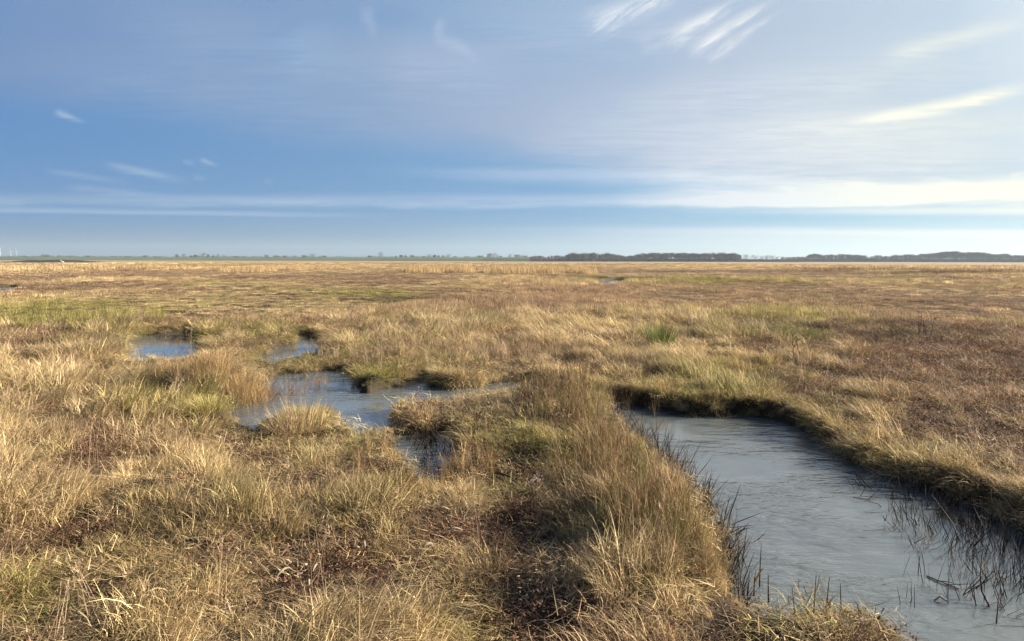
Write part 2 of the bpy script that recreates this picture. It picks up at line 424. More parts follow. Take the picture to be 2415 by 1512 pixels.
hidden = {}
def proto_set(name, meshes):
    c = bpy.data.collections.new('tuft_shapes_'+name)
    for i, me in enumerate(meshes):
        o = bpy.data.objects.new(f'{name}_{i:02d}', me); c.objects.link(o)
    hidden[name] = (c, len(meshes)); return c
proto_set('short', [tuft_mesh('short_tuft', [t_short()], M_blade) for _ in range(4)])
proto_set('arch', [tuft_mesh('arched_tuft', [t_arch(), t_short(18)], M_blade) for _ in range(5)])
proto_set('thatch', [tuft_mesh('thatch_tuft', [t_thatch()], M_blade) for _ in range(4)])
proto_set('reed', [tuft_mesh('reed_tuft', t_reed(), M_blade) for _ in range(5)])
proto_set('stem', [tuft_mesh('stem_tuft', [ribbons(*(lambda b: (b[0], U(0, 6.28, 7), U(0, .35, 7), U(-.1, .5, 7), U(.10, .34, 7), np.full(7, .0064)))(disc(7, .10)), 3, .6, rag=.10)], M_blade) for _ in range(4)])
proto_set('head', [tuft_mesh('seed_tuft', t_head(), M_blade) for _ in range(3)])
proto_set('leaf', [tuft_mesh('leaf_tuft', [t_leaf()], M_leaf) for _ in range(4)])
proto_set('far', [tuft_mesh('far_tuft', [t_far(90, .34, w=.0085)], M_blade) for _ in range(4)])
proto_set('farther', [tuft_mesh('farther_tuft', [t_far(80, 1.0, (.10, .32), .03)], M_blade) for _ in range(4)])

def scatter(name, kind, pts, rot, scl, cA, cB, label, cat):
    c, nv = hidden[kind]
    n = len(pts)
    me = bpy.data.meshes.new(name); me.vertices.add(n); me.vertices.foreach_set('co', pts.astype(np.float32).ravel())
    for an, ty, arr in (('rot', 'FLOAT_VECTOR', rot), ('scl', 'FLOAT_VECTOR', scl), ('colA', 'FLOAT_VECTOR', cA), ('colB', 'FLOAT_VECTOR', cB)):
        a = me.attributes.new(an, ty, 'POINT'); a.data.foreach_set('vector', arr.astype(np.float32).ravel())
    a = me.attributes.new('idx', 'INT', 'POINT'); a.data.foreach_set('value', rng.integers(0, nv, n).astype(np.int32))
    me.update()
    o = link(name, me); tag(o, label, cat, None, 'stuff')
    ng = bpy.data.node_groups.new('scatter_'+name, 'GeometryNodeTree')
    ng.interface.new_socket('Geometry', in_out='INPUT', socket_type='NodeSocketGeometry')
    ng.interface.new_socket('Geometry', in_out='OUTPUT', socket_type='NodeSocketGeometry')
    N = ng.nodes; Lk = ng.links
    gi = N.new('NodeGroupInput'); go = N.new('NodeGroupOutput')
    ci = N.new('GeometryNodeCollectionInfo'); ci.inputs['Collection'].default_value = c
    ci.inputs['Separate Children'].default_value = True; ci.inputs['Reset Children'].default_value = True
    ip = N.new('GeometryNodeInstanceOnPoints')
    def na(nm, ty):
        q = N.new('GeometryNodeInputNamedAttribute'); q.data_type = ty; q.inputs['Name'].default_value = nm; return q.outputs['Attribute']
    Lk.new(gi.outputs[0], ip.inputs['Points']); Lk.new(ci.outputs[0], ip.inputs['Instance'])
    ip.inputs['Pick Instance'].default_value = True
    Lk.new(na('idx', 'INT'), ip.inputs['Instance Index'])
    Lk.new(na('rot', 'FLOAT_VECTOR'), ip.inputs['Rotation']); Lk.new(na('scl', 'FLOAT_VECTOR'), ip.inputs['Scale'])
    Lk.new(ip.outputs[0], go.inputs[0])
    md = o.modifiers.new('scatter', 'NODES'); md.node_group = ng
    return o

# ------------------------------------------------------------------ what grows where
# patches in the layout frame: (px, py, rx, ry, amount)
GREEN = [(120,735,190,32,.9),(520,668,130,7,.5),(850,694,110,10,.8),(640,680,90,6,.5),(1840,758,150,24,.9),(1690,664,230,7,.8),(560,775,130,14,.6),(640,795,90,18,.5),
         (2130,792,80,14,.9),(2290,798,50,8,1.),(900,888,75,28,1.),(730,845,110,16,.9),(1215,1050,120,60,.9),(1160,1120,70,60,.7),(1700,925,260,40,.65),(1950,950,160,40,.5),
         (480,950,70,35,.25),(700,965,80,30,.6),(60,1440,130,90,.8),(1060,1440,160,60,.75),(1330,1240,90,60,.5),(560,1010,90,30,.4),(130,1060,80,50,.35),
         (2150,1080,300,60,.35),(350,790,200,16,.5),(1000,860,140,26,.5),(1560,800,40,30,.8),(1960,1490,110,60,.9),(330,970,60,40,.6),(60,960,120,30,.35),(860,1230,120,60,.3)]
RED = [(70,822,150,20,1.),(230,1040,220,45,.75),(370,1260,130,70,.85),(40,1320,90,50,1.),(2280,850,230,80,.8),(2230,745,280,24,.85),(1850,712,560,17,.75),(1250,700,330,14,.6),
       (560,1270,120,50,.1),(900,1460,160,60,.1),(430,1060,120,30,.6),(2000,800,200,24,.5),(2330,960,140,50,.5),(30,1190,50,60,.3),(620,1100,80,30,.4),
       (1200,1500,100,50,.3),(1650,700,300,8,.3),(1000,970,70,18,.8),(150,1150,90,30,.4)]
PALE = [(210,805,110,40,1.),(1080,772,230,40,.7),(1120,632,170,9,1.),(640,628,160,7,.8),(1250,634,90,9,1.),(300,634,200,7,.6),(1950,835,110,18,.9),(2330,870,170,40,.5),(1000,730,200,12,.4),
        (1450,1400,230,60,.6),(700,965,80,25,.7),(430,1230,60,60,.5),(620,1190,160,60,.4),(1370,860,130,60,.4),(2080,632,220,8,.4),(1320,780,200,30,.5),(900,650,300,8,.3)]
SHORT = [(1840,1540,230,70,.75),(1690,1440,90,70,.5),(1480,1430,280,95,.45),(690,845,150,42,.85),(840,1030,90,30,.4),(590,1010,70,30,.5),(400,865,110,20,.3),(200,1350,400,150,.2)]
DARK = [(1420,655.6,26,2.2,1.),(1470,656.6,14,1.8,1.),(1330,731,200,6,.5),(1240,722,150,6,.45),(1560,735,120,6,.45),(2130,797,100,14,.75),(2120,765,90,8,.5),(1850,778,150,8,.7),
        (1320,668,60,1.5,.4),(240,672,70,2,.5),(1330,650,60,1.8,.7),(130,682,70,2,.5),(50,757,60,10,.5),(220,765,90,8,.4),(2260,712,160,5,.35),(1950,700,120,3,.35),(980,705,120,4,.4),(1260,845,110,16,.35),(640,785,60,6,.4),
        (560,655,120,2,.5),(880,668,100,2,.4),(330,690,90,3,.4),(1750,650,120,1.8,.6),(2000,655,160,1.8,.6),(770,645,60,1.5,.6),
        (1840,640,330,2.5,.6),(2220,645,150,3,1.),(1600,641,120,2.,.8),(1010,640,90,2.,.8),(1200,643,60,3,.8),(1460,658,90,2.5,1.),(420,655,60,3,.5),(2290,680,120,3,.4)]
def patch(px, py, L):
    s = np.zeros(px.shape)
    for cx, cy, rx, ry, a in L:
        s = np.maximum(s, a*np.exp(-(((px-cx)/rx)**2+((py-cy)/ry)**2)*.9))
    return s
C = lambda *c: np.array(c, float)
STRAW_A, STRAW_B = C(.76,.61,.35), C(.42,.29,.15)
GREEN_A, GREEN_B = C(.13,.15,.03), C(.46,.40,.13)
RED_A, RED_B = C(.12,.055,.033), C(.17,.085,.048)
GREY_A, GREY_B = C(.46,.385,.27), C(.33,.26,.17)
REED_A, REED_B = C(.37,.265,.14), C(.15,.10,.05)
def flora(x, y):
    z = height(x, y); px, py = proj(x, y, z)
    d = np.hypot(x, y)
    sx = 1.0
    wob = (fbm(x*.9, y*.9, 41, 3)-.5)
    k = 70*np.clip(6/d, .1, 1.4)
    qx, qy = px+wob*k*2.5, py+(fbm(x*.9, y*.9, 42, 3)-.5)*k*.9
    g = patch(qx, qy, GREEN); r = patch(qx, qy, RED); p = patch(qx, qy, PALE)
    far = sstep(15, 60, d)
    n1 = fbm(x*.55*(1-.7*far), y*.55*(1-.85*far), 51, 4); n2 = fbm(x*.8*(1-.7*far), y*.8*(1-.85*far), 52, 4); n3 = fbm(x*.35, y*.25, 53, 3)
    g = np.clip(g+sstep(.56, .74, n1)*.38*(1-.2*far), 0, 1); r = np.clip(r+sstep(.54, .68, n2)*.6, 0, 1)*(1-g*.8)
    rb = sstep(1500, 2300, px)*sstep(690, 760, py)
    t1 = fbm(x*1.9, y*1.9, 71, 3); nr_ = 1-far
    p = np.clip(p+.55*sstep(.5, .66, t1)*nr_, 0, 1); r = np.clip(r+.35*sstep(.46, .34, t1)*nr_, 0, 1); g = np.clip(g+.3*sstep(.44, .36, t1)*sstep(.45, .6, n3)*nr_, 0, 1)
    r = np.clip(r+.45*rb+.26*sstep(19, 30, d)*(1-sstep(70, 140, d)), 0, 1); p = np.clip(p+sstep(.5, .7, n3)*.4, 0, 1)*(1-g*.6)
    sd = pool_sd(x, y)
    edge = np.exp(-np.clip(sd, 0, 9)/.25)
    g = np.clip(g+edge*.18, 0, 1); r = r*(1-edge*.5)
    return z, px, py, d, g, r, p, sd
def blend(w, a, b): return a+(b-a)*w[:, None]
def tuftcols(n, g, r, p, jv=.2):
    jit = rng.normal(0, jv, n); sel = rng.random(n)
    A = np.tile(STRAW_A, (n, 1)); B = np.tile(STRAW_B, (n, 1))
    wp = np.clip(p+rng.normal(0, .15, n), 0, 1); A = blend(wp*.6, A, np.tile(C(.58,.46,.27), (n, 1))); B = blend(wp*.6, B, np.tile(C(.42,.32,.17), (n, 1)))
    wg = (np.clip(g+rng.normal(0, .25, n), 0, 1)); A = blend(wg, A, np.tile(GREEN_B, (n, 1))); B = blend(wg, B, np.tile(GREEN_A, (n, 1)))
    wr = (np.clip(r+rng.normal(0, .2, n), 0, 1))*.75; A = blend(wr, A, np.tile(C(.34,.225,.15), (n, 1))); B = blend(wr, B, np.tile(C(.17,.095,.062), (n, 1)))
    q = np.exp(jit)[:, None]
    return A*q, B*q
def polar(n, r0, r1, a0, pw=2.0):
    "uniform over the area of a ring sector opening ahead"
    rr = np.sqrt(U(r0*r0, r1*r1, n)); a = U(-a0, a0, n)
    return rr*np.sin(a), rr*np.cos(a)
acc = {}
def put_(kind, pts, rot, scl, A, B):
    acc.setdefault(kind, []).append((pts, rot, scl, A, B))
def comb_dir(x, y, px, sd):
    "way the grass leans: a swirling wind field, outwards over the pool banks"
    n = fbm(x*.6, y*.6, 61, 3)
    a = (n-.5)*5.0+np.where(px < 1200, .6, 2.5)
    return a
def euler(n, yaw, tilt=.12):
    return np.stack([rng.normal(0, tilt, n), rng.normal(0, tilt, n), yaw], -1)

def sward(r0, r1, a0, dens, ks):
    """one ring of the marsh.  ks: list of (kind, share fn, size)"""
    area = a0*(r1*r1-r0*r0); n = int(area*dens)
    x, y = polar(n, r0, r1, a0)
    z, px, py, d, g, r, p, sd = flora(x, y)
    ok = sd > .035
    x, y, z, px, py, d, g, r, p, sd = [q[ok] for q in (x, y, z, px, py, d, g, r, p, sd)]
    n = len(x)
    gx, gy = pool_grad(x, y) if r0 < 30 else (np.zeros(n), np.zeros(n))
    yaw = comb_dir(x, y, px, sd)+rng.normal(0, .5, n)
    near = (sd < .30) & (rng.random(n) < .85)
    yaw = np.where(near, np.arctan2(-gy, -gx)+rng.normal(0, .5, n), yaw)
    tus = fbm(x*1.9, y*1.9, 71, 3); tus2 = fbm(x*.5, y*.35, 72, 3)
    hs = .55+1.0*sstep(.35, .68, tus)+.45*(tus2-.5)
    hs = hs*(1-.60*np.clip(r, 0, 1))*(1+.25*p)*(1-patch(px, py, SHORT))
    if r0 < 40:      # shores nearer than the water stay short, as in the photograph
        ux, uy = x/np.hypot(x, y), y/np.hypot(x, y); m = np.zeros(n, bool)
        for st in (.15, .35, .6, .9, 1.3, 1.8, 2.6, 3.6, 5., 6.5, 8.5)[:11 if r0 > 30 else 8 if r0 > 11 else 6]: m |= pool_sd(x+ux*st, y+uy*st) < -.02
        hs = np.where(m, hs*.40, hs)
    hs = np.maximum(hs, .24)
    thin = sstep(.30, .42, tus)
    return n, x, y, z, px, py, d, g, r, p, sd, yaw, hs, near, thin, tus

def emit(kind, m, x, y, z, yaw, s, g, r, p, tilt=.12, dz=0.0, cols=None, flat=None, jv=.2):
    k = int(m.sum())
    if not k: return
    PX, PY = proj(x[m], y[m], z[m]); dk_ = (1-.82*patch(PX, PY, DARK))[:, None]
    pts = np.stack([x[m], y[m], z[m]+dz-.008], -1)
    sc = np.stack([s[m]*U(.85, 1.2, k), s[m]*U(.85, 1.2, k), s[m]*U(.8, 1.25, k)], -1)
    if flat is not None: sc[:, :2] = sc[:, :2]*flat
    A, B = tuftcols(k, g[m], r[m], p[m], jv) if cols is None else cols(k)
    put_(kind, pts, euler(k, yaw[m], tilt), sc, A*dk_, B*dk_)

# --- near and middle marsh
for (r0, r1, a0, dens, sz) in ((1.0, 2.3, 1.5, 90, 1.0), (2.3, 6.5, .88, 235, 1.0), (6.5, 12, .82, 125, 1.2), (12, 20, .80, 65, 1.6)):
    n, x, y, z, px, py, d, g, r, p, sd, yaw, hs, near, thin, tus = sward(r0, r1, a0, dens, None)
    c = rng.random(n)
    pleaf = np.clip(.04+.42*r, 0, .5); keep = rng.random(n) < (.35+.65*thin)*(1-.22*r)
    leaf = c < pleaf
    th = (~leaf) & (c < pleaf+.24)
    arch = (~leaf) & (~th) & ((rng.random(n) < (.30+.22*p)*thin+.08) | near)
    sh = (~leaf) & (~th) & (~arch) & keep
    def leafcols(k):
        A = RED_A*np.exp(rng.normal(0, .3, (k, 1))); B = np.tile(RED_B, (k, 1))*np.exp(rng.normal(0, .3, (k, 1)))
        q = rng.random(k)
        B[q < .05] = C(.40, .32, .23); B[(q > .10) & (q < .14)] = C(.27, .12, .05); B[(q > .17) & (q < .19)] = C(.40, .30, .05); A[(q > .22) & (q < .34)] = C(.10, .13, .03)
        return A, B
    emit('leaf', leaf, x, y, z, yaw, np.full(n, sz)*U(.8, 1.3, n), g, r, p, .2, cols=leafcols)
    emit('thatch', th, x, y, z, yaw, np.full(n, sz)*U(.8, 1.2, n), g, r, p, .15)
    emit('short', sh, x, y, z, yaw, hs*sz**.3, g, r, p, .18, flat=sz)
    emit('arch', arch & (keep | near), x, y, z, yaw, sz**.3*np.where(near, np.minimum(hs, .8), hs)*.9, g, r, p, .15, flat=sz)
    hd = (rng.random(n) < .012) & (~leaf)
    emit('head', hd, x, y, z, yaw, sz*U(.6, .95, n), g, r, p, .2, cols=lambda k: (np.tile(C(.50,.38,.26), (k, 1)), np.tile(C(.34,.23,.16), (k, 1))))
# --- far marsh
for (r0, r1, a0, dens, kind, sz) in ((20, 36, .80, 26, 'far', .62), (36, 62, .80, 9, 'far', 1.0), (62, 120, .80, 2.2, 'farther', .65), (120, 330, .80, .42, 'farther', 1.25)):
    n, x, y, z, px, py, d, g, r, p, sd, yaw, hs, near, thin, tus = sward(r0, r1, a0, dens, None)
    f2 = fbm(x*.10, y*.05, 81, 4) if r0 < 60 else fbm(x*.03, y*.012, 82, 4)
    hs2 = (.35+1.15*sstep(.42, .66, f2))*U(.7, 1.45, n)*(1-.35*r)*(1+.5*patch(px, py, PALE))*np.where(hs < .26, .3, 1)
    g = np.clip(g+.25*sstep(.52, .66, fbm(x*.09, y*.035, 83, 4)), 0, 1); r = np.clip(r+.8*sstep(.48, .62, fbm(x*.07, y*.03, 84, 4)), 0, 1)*(1-g*.6)
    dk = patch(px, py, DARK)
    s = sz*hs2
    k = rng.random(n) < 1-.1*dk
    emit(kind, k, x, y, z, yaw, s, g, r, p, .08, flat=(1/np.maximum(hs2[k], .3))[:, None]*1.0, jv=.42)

# --- stands of tall reed grass: (px, py, radius m, count, height scale, tone)
def stand(px, py, rad, n, hs, cA, cB, kind='reed', el_=1.0, zmin=WZ-.04, tilt=.16, lean=0.0):
    cx, cy = at(px, py, 0)
    a = U(0, 6.283, n); q = rad*np.sqrt(rng.random(n))
    x = cx+q*np.cos(a)*el_; y = cy+q*np.sin(a)
    z = np.maximum(height(x, y), zmin)
    pts = np.stack([x, y, z-.01], -1)
    k = np.exp(rng.normal(0, .18, n))[:, None]
    s = hs*U(.7, 1.2, n)
    ro = np.stack([rng.normal(0, tilt, n), rng.normal(0, tilt, n)+lean, U(0, 6.28, n)], -1)
    put_(kind, pts, ro, np.stack([s, s, s], -1), cA*k, cB*k)
for (px, py, rad, n, hs) in ((1310,960,.42,40,.85),(1360,960,.42,42,.9),(1380,1010,.30,40,.8),(1425,1090,.28,45,.75),(1465,1160,.28,45,.72),(1515,1235,.26,50,.68),
                             (1565,1300,.26,50,.62),(1600,1370,.22,46,.55),(1540,1320,.30,40,.65),(1440,1180,.30,30,.6),(1290,990,.22,16,.7),(1350,1060,.35,22,.6),(1380,1140,.3,18,.55),(1480,1260,.3,26,.6)):
    stand(px, py, rad, int(n*.5), hs*.9, REED_A, REED_B, lean=-.04); stand(px, py, rad*1.1, int(n*.28), hs*.75, C(.27,.24,.09), C(.11,.115,.035))
for (px, py, rad, n, hs) in ((520,915,.40,50,.62),(570,912,.36,60,.60),(590,925,.22,30,.5),(470,900,.5,60,.58),(400,895,.5,26,.42),(345,890,.35,8,.6)):
    stand(px, py, rad, n, hs, C(.50,.36,.185), C(.33,.225,.11))
for (px, py, rad, n, hs) in ((60,765,1.1,60,.8),(160,768,1.1,60,.75),(260,765,1.1,50,.75),(340,760,.9,36,.7),(20,735,1.5,50,.8)):
    stand(px, py, rad, n, hs, C(.40,.34,.12), C(.20,.20,.05))
for (px, py, rad, n, hs) in ((1720,797,.9,50,.45),(1800,800,1.0,80,.5),(1860,802,1.0,90,.55),(1920,806,.7,50,.45)):
    stand(px, py, rad, n, hs, C(.27,.26,.09), C(.09,.11,.028))
for (px, py, rad, n, hs) in ((850,830,1.0,50,.5),(980,835,1.2,60,.55),(1080,835,1.2,60,.55),(1180,830,1.1,60,.6),(1280,835,.9,50,.65),(800,800,.9,30,.45),(1450,850,1.0,30,.45),(1180,780,2,50,.5),(950,775,2,40,.45)):
    stand(px, py, rad, n, hs, C(.50,.38,.24), C(.31,.22,.13))
for (px, py, rad, n, hs) in ((860,1100,.4,22,.35),(1030,1160,.3,12,.4),(950,1175,.3,14,.38),(800,1070,.4,16,.28),(1080,1110,.25,14,.5),(1530,935,.35,16,.5),(740,890,.25,9,.45),(690,905,.2,8,.45)):
    stand(px, py, rad, n, hs, C(.42,.30,.15), C(.22,.13,.06))
# tall far reed bands, pale: (px range, py, depth m, n, size)
for (x0, x1, py, n, s) in ((960,1110,641,240,1.3),(1150,1320,643,330,1.35),(530,640,640,150,1.),(1340,1400,643,90,1.1),(640,820,634,160,.9)):
    px = U(x0, x1, n); q = at(px, py+rng.normal(0, 1.1, n), 0)
    pts = np.stack([q[:, 0], q[:, 1], np.zeros(n)], -1)
    k = np.exp(rng.normal(0, .1, n))[:, None]
    put_('farther', pts, euler(n, U(0, 6.28, n), .05), np.stack([np.full(n, .9), np.full(n, .9), s*2.6*U(.7, 1.2, n)], -1), C(.60,.45,.25)*k, C(.42,.30,.15)*k)
# --- dark dead stems standing in the shallow water, left side of the right-hand pool and its far right bank
def stems_in_water(pxys, width, n, hs):
    pxys = at([p[0] for p in pxys], [p[1] for p in pxys], WZ)
    i = rng.integers(0, len(pxys)-1, n); t = rng.random(n)[:, None]
    q = pxys[i]*(1-t)+pxys[i+1]*t+rng.normal(0, 1, (n, 2))*np.array(width)
    sd = pool_sd(q[:, 0], q[:, 1]); k = (sd < .02)
    q = q[k]; n = len(q)
    pts = np.stack([q[:, 0], q[:, 1], np.full(n, WZ-.03)], -1)
    kk = np.exp(rng.normal(0, .3, n))[:, None]
    s = hs*U(.6, 1.2, n)
    put_('stem', pts, euler(n, U(0, 6.28, n), .42), np.stack([s, s, s], -1), C(.036,.024,.015)*kk, C(.018,.013,.010)*kk)
stems_in_water([(1450,980),(1500,1050),(1560,1120),(1630,1200),(1680,1290),(1700,1380),(1690,1440)], (.10, .12), 150, .85)
stems_in_water([(2080,1150),(2150,1190),(2230,1235),(2300,1300),(2360,1380),(2400,1440)], (.20, .16), 85, .7)
stems_in_water([(2200,1180),(2300,1230),(2410,1320),(2480,1420)], (.2, .16), 95, .75)
stems_in_water([(1480,1010),(1540,1090),(1620,1180),(1670,1270),(1700,1370)], (.07, .10), 120, 1.1)
stems_in_water([(950,1030),(1050,1060),(1040,1110)], (.12, .08), 26, 1.0)
stems_in_water([(1440,945),(1560,975),(1660,985)], (.1, .05), 30, .6)
stems_in_water([(650,890),(740,890),(850,915),(1000,900)], (.1, .06), 26, .5)

# --- grass hanging over the pool edges
for k_, P in PG.items():
    Q = np.roll(P, -1, 0); ln = np.hypot(*(Q-P).T); far_ = k_ in 'FG'
    n = int(ln.sum()*(60 if not far_ else 6)); i = rng.choice(len(P), n, p=ln/ln.sum()); t = rng.random(n)[:, None]
    q = P[i]*(1-t)+Q[i]*t+rng.normal(0, .07, (n, 2)); x, y = q.T
    z, px, py, d, g, r, p, sd = flora(x, y); gx_, gy_ = pool_grad(x, y)
    ok = (sd > -.06) & (sd < .16) & (d > 1.5)
    x, y, z, px, py, d, g, r, p, sd, gx_, gy_ = [w_[ok] for w_ in (x, y, z, px, py, d, g, r, p, sd, gx_, gy_)]; n = len(x)
    yaw = np.arctan2(-gy_, -gx_)+rng.normal(0, .5, n)
    facing = (gx_*x+gy_*y)/d            # > 0: bank on the far side of its pool
    s = U(.35, 1.1, n)*np.where(facing > .25, .95, .42)*(1-.75*patch(px, py, SHORT))*(.6+.8*sstep(.35, .65, fbm(x*2.2, y*2.2, 77, 3)))
    sc = s*np.clip(d/9, 1, 1.7)**.5
    A, B = tuftcols(n, np.clip(g*.8, 0, 1), r, p)
    ro = np.stack([rng.normal(0, .15, n), U(.1, .75, n)*np.where(facing > -.2, 1, .4), yaw], -1)
    kk = rng.random(n) < .72
    for kd, m_ in (('arch', kk), ('short', ~kk)):
        put_(kd, np.stack([x, y, np.maximum(z, WZ-.02)-.01], -1)[m_], ro[m_], np.stack([sc, sc, s], -1)[m_], A[m_], B[m_]*.9)

NAMES = {
 'short': ('short_marsh_grass', 'short straw and green marsh grass growing between the pools', 'grass'),
 'arch': ('arching_marsh_grass', 'long arching straw coloured grass hanging over the pool banks', 'grass'),
 'thatch': ('dead_grass_litter', 'flattened dead grass litter lying on the marsh', 'litter'),
 'reed': ('tall_reed_grass', 'tall dry brown reed grass in stands beside the pools', 'reed grass'),
 'stem': ('dead_reed_stubble', 'dark dead stems standing in the shallow pool water', 'dead stems'),
 'head': ('seeding_grass', 'thin grass stems with pale brown seed heads', 'grass'),
 'leaf': ('low_leafy_plants', 'low reddish brown leafy plants covering the ground', 'ground cover'),
 'far': ('middle_distance_grass', 'tan marsh grass beyond the pools in the middle distance', 'grass'),
 'farther': ('far_marsh_grass', 'pale far marsh grass reaching towards the horizon', 'grass'),
}
for k, L in acc.items():
    a = [np.concatenate([q[i] for q in L]) for i in range(5)]
    nm, lb, ct = NAMES[k]
    print('scatter', k, len(a[0]))
    scatter(nm, k, *a, lb, ct)

# ------------------------------------------------------------------ ground
nr = 900
rr = [1.0]
while rr[-1] < 6000:
    d = rr[-1]; rr.append(d*(1.0075 if d < 25 else 1.02 if d < 400 else 1.08))
rr[-1] = 6000; rr = np.array(rr)
aa = np.concatenate([np.linspace(-math.pi, -R(50), 70, endpoint=False), np.linspace(-R(50), R(50), 520), np.linspace(R(50), math.pi, 71)[1:-1]])
RR, AA = np.meshgrid(rr, aa, indexing='ij')
gx = (RR*np.sin(AA)).ravel(); gy = (RR*np.cos(AA)).ravel()
gz, gpx, gpy, gd, gg, gr, gp, gsd = flora(gx, gy)
fr = gy > 0
gg = np.where(fr, gg, .3); gr = np.where(fr, gr, .3); gp = np.where(fr, gp, .2)
na_ = len(aa); nrr = len(rr)
i, j = np.meshgrid(np.arange(nrr-1), np.arange(na_), indexing='ij')
i = i.ravel(); j = j.ravel(); j2 = (j+1) % na_
F = np.stack([i*na_+j, (i+1)*na_+j, (i+1)*na_+j2, i*na_+j2], -1)
V = np.stack([gx, gy, gz], -1)
V = np.concatenate([V, [[0, 0, 0]]]); c0 = len(V)-1
jj = np.arange(na_); F3 = np.stack([np.full(na_, c0), jj, (jj+1) % na_], -1)
# colour of the ground itself: wet dark peat near, closed dead sward far off
soil = C(.036, .026, .017)[None]*np.ones((len(gx), 1))
soil = blend(gg*.6, soil, np.tile(C(.045, .050, .018), (len(gx), 1))); soil = blend(gr*.6, soil, np.tile(C(.075, .036, .024), (len(gx), 1)))
sw = np.tile(C(.30, .215, .125), (len(gx), 1)); sw = blend(gg*.7, sw, np.tile(C(.20, .19, .075), (len(gx), 1))); sw = blend(gr*.6, sw, np.tile(C(.20, .125, .085), (len(gx), 1)))
sw = blend(gp*.5, sw, np.tile(C(.40, .30, .17), (len(gx), 1)))
gc = blend(sstep(25, 150, gd), soil, sw)
mud = sstep(.0, -.3, gsd); gc = blend(mud, gc, np.tile(C(.10, .085, .06), (len(gx), 1)))
gc = np.concatenate([gc, [[.05, .04, .03]]])
m, T, out = new_mat('marsh_ground'); pr = T.new('ShaderNodeBsdfPrincipled')
at_ = T.new('ShaderNodeAttribute', attribute_type='GEOMETRY', attribute_name='gcol').outputs['Color']
geo = T.new('ShaderNodeNewGeometry').outputs['Position']
n1 = T.noise(geo, 9, 5, .65); n2 = T.noise(geo, 60, 3, .6); n3 = T.noise(T.vmul(geo, (.03, .02, 1)), 1.0, 5, .65)
k = T.m('MULTIPLY', T.m('MULTIPLY_ADD', n1, 1.1, .45), T.m('MULTIPLY_ADD', n3, 1.2, .4))
cc = T.mix(1.0, at_, T.comb(k, k, k), 'MULTIPLY')
T.l.new(cc, pr.inputs['Base Color']); pr.inputs['Roughness'].default_value = .85; pr.inputs['Specular IOR Level'].default_value = .2
bp = T.new('ShaderNodeBump'); bp.inputs['Strength'].default_value = .8; bp.inputs['Distance'].default_value = .03
T.l.new(T.m('ADD', n1, n2), bp.inputs['Height']); T.l.new(bp.outputs[0], pr.inputs['Normal']); T.l.new(pr.outputs[0], out.inputs[0])
g = link('ground', mesh_np('ground', V, [F, F3], [m], {'gcol': ('FLOAT_VECTOR', gc)})); tag(g, kind='structure')

# ------------------------------------------------------------------ water
def water_mat(name, c, rip, sc):
    m, T, out = new_mat(name); pr = T.new('ShaderNodeBsdfPrincipled')
    geo = T.new('ShaderNodeNewGeometry').outputs['Position']
    mp = T.new('ShaderNodeMapping'); T.l.new(geo, mp.inputs[0]); mp.inputs['Rotation'].default_value = (0, 0, R(28)); mp.inputs['Scale'].default_value = (1.0, 2.3, 1)
    a = T.noise(mp.outputs[0], sc, 3, .45, .35); b = T.noise(mp.outputs[0], sc*3.3, 2, .5, .2)
    calm = T.noise(geo, .9, 2, .5)
    h = T.m('MULTIPLY', T.m('ADD', a, T.m('MULTIPLY', b, .26)), T.ss(calm, .3, .65))
    bp = T.new('ShaderNodeBump'); bp.inputs['Strength'].default_value = 1.0; bp.inputs['Distance'].default_value = rip
    T.l.new(h, bp.inputs['Height']); T.l.new(bp.outputs[0], pr.inputs['Normal'])
    n = T.noise(geo, 1.6, 3)
    T.l.new(T.mix(n, tuple(q*.8 for q in c), tuple(q*1.2 for q in c)), pr.inputs['Base Color'])
    pr.subsurface_method = 'BURLEY'; pr.inputs['Subsurface Weight'].default_value = .6; pr.inputs['Subsurface Radius'].default_value = (1.0, 1.1, 1.1); pr.inputs['Subsurface Scale'].default_value = .16
    pr.inputs['Roughness'].default_value = .02; pr.inputs['IOR'].default_value = 1.65; pr.inputs['Specular IOR Level'].default_value = .5
    T.l.new(pr.outputs[0], out.inputs[0]); return m
MW = water_mat('pool_water', (.100, .116, .120), .028, 4.4); MWf = water_mat('pool_water_far', (.10, .12, .13), .004, 4.0)
def wpoly(name, P, mat, z=WZ, grow=.28):
    P = np.array(P); 
    A = .5*np.sum(P[:, 0]*np.roll(P[:, 1], -1)-np.roll(P[:, 0], -1)*P[:, 1])
    if A < 0: P = P[::-1]
    x0, y0 = P.min(0)-grow; x1, y1 = P.max(0)+grow
    n = 60
    X_, Y_ = np.meshgrid(np.linspace(x0, x1, n), np.linspace(y0, y1, n), indexing='ij')
    sd = poly_sd(X_.ravel(), Y_.ravel(), P)
    idx = lambda a, b: a*n+b
    a, b = np.meshgrid(np.arange(n-1), np.arange(n-1), indexing='ij'); a = a.ravel(); b = b.ravel()
    F = np.stack([idx(a, b), idx(a+1, b), idx(a+1, b+1), idx(a, b+1)], -1)
    F = F[(sd[F].min(1) < grow)]
    us = np.unique(F); mp_ = -np.ones(n*n, int); mp_[us] = np.arange(len(us))
    V = np.stack([X_.ravel(), Y_.ravel(), np.full(n*n, z)], -1)[us]
    return tag(link(name, mesh_np(name, V, [mp_[F]], [mat])), kind='structure')
for k in 'ABCDEFG':
    wpoly('pool_water', PG[k], MW if k in 'ABC' else MWf, z=WZ-.0006*'ABCDEFG'.index(k))

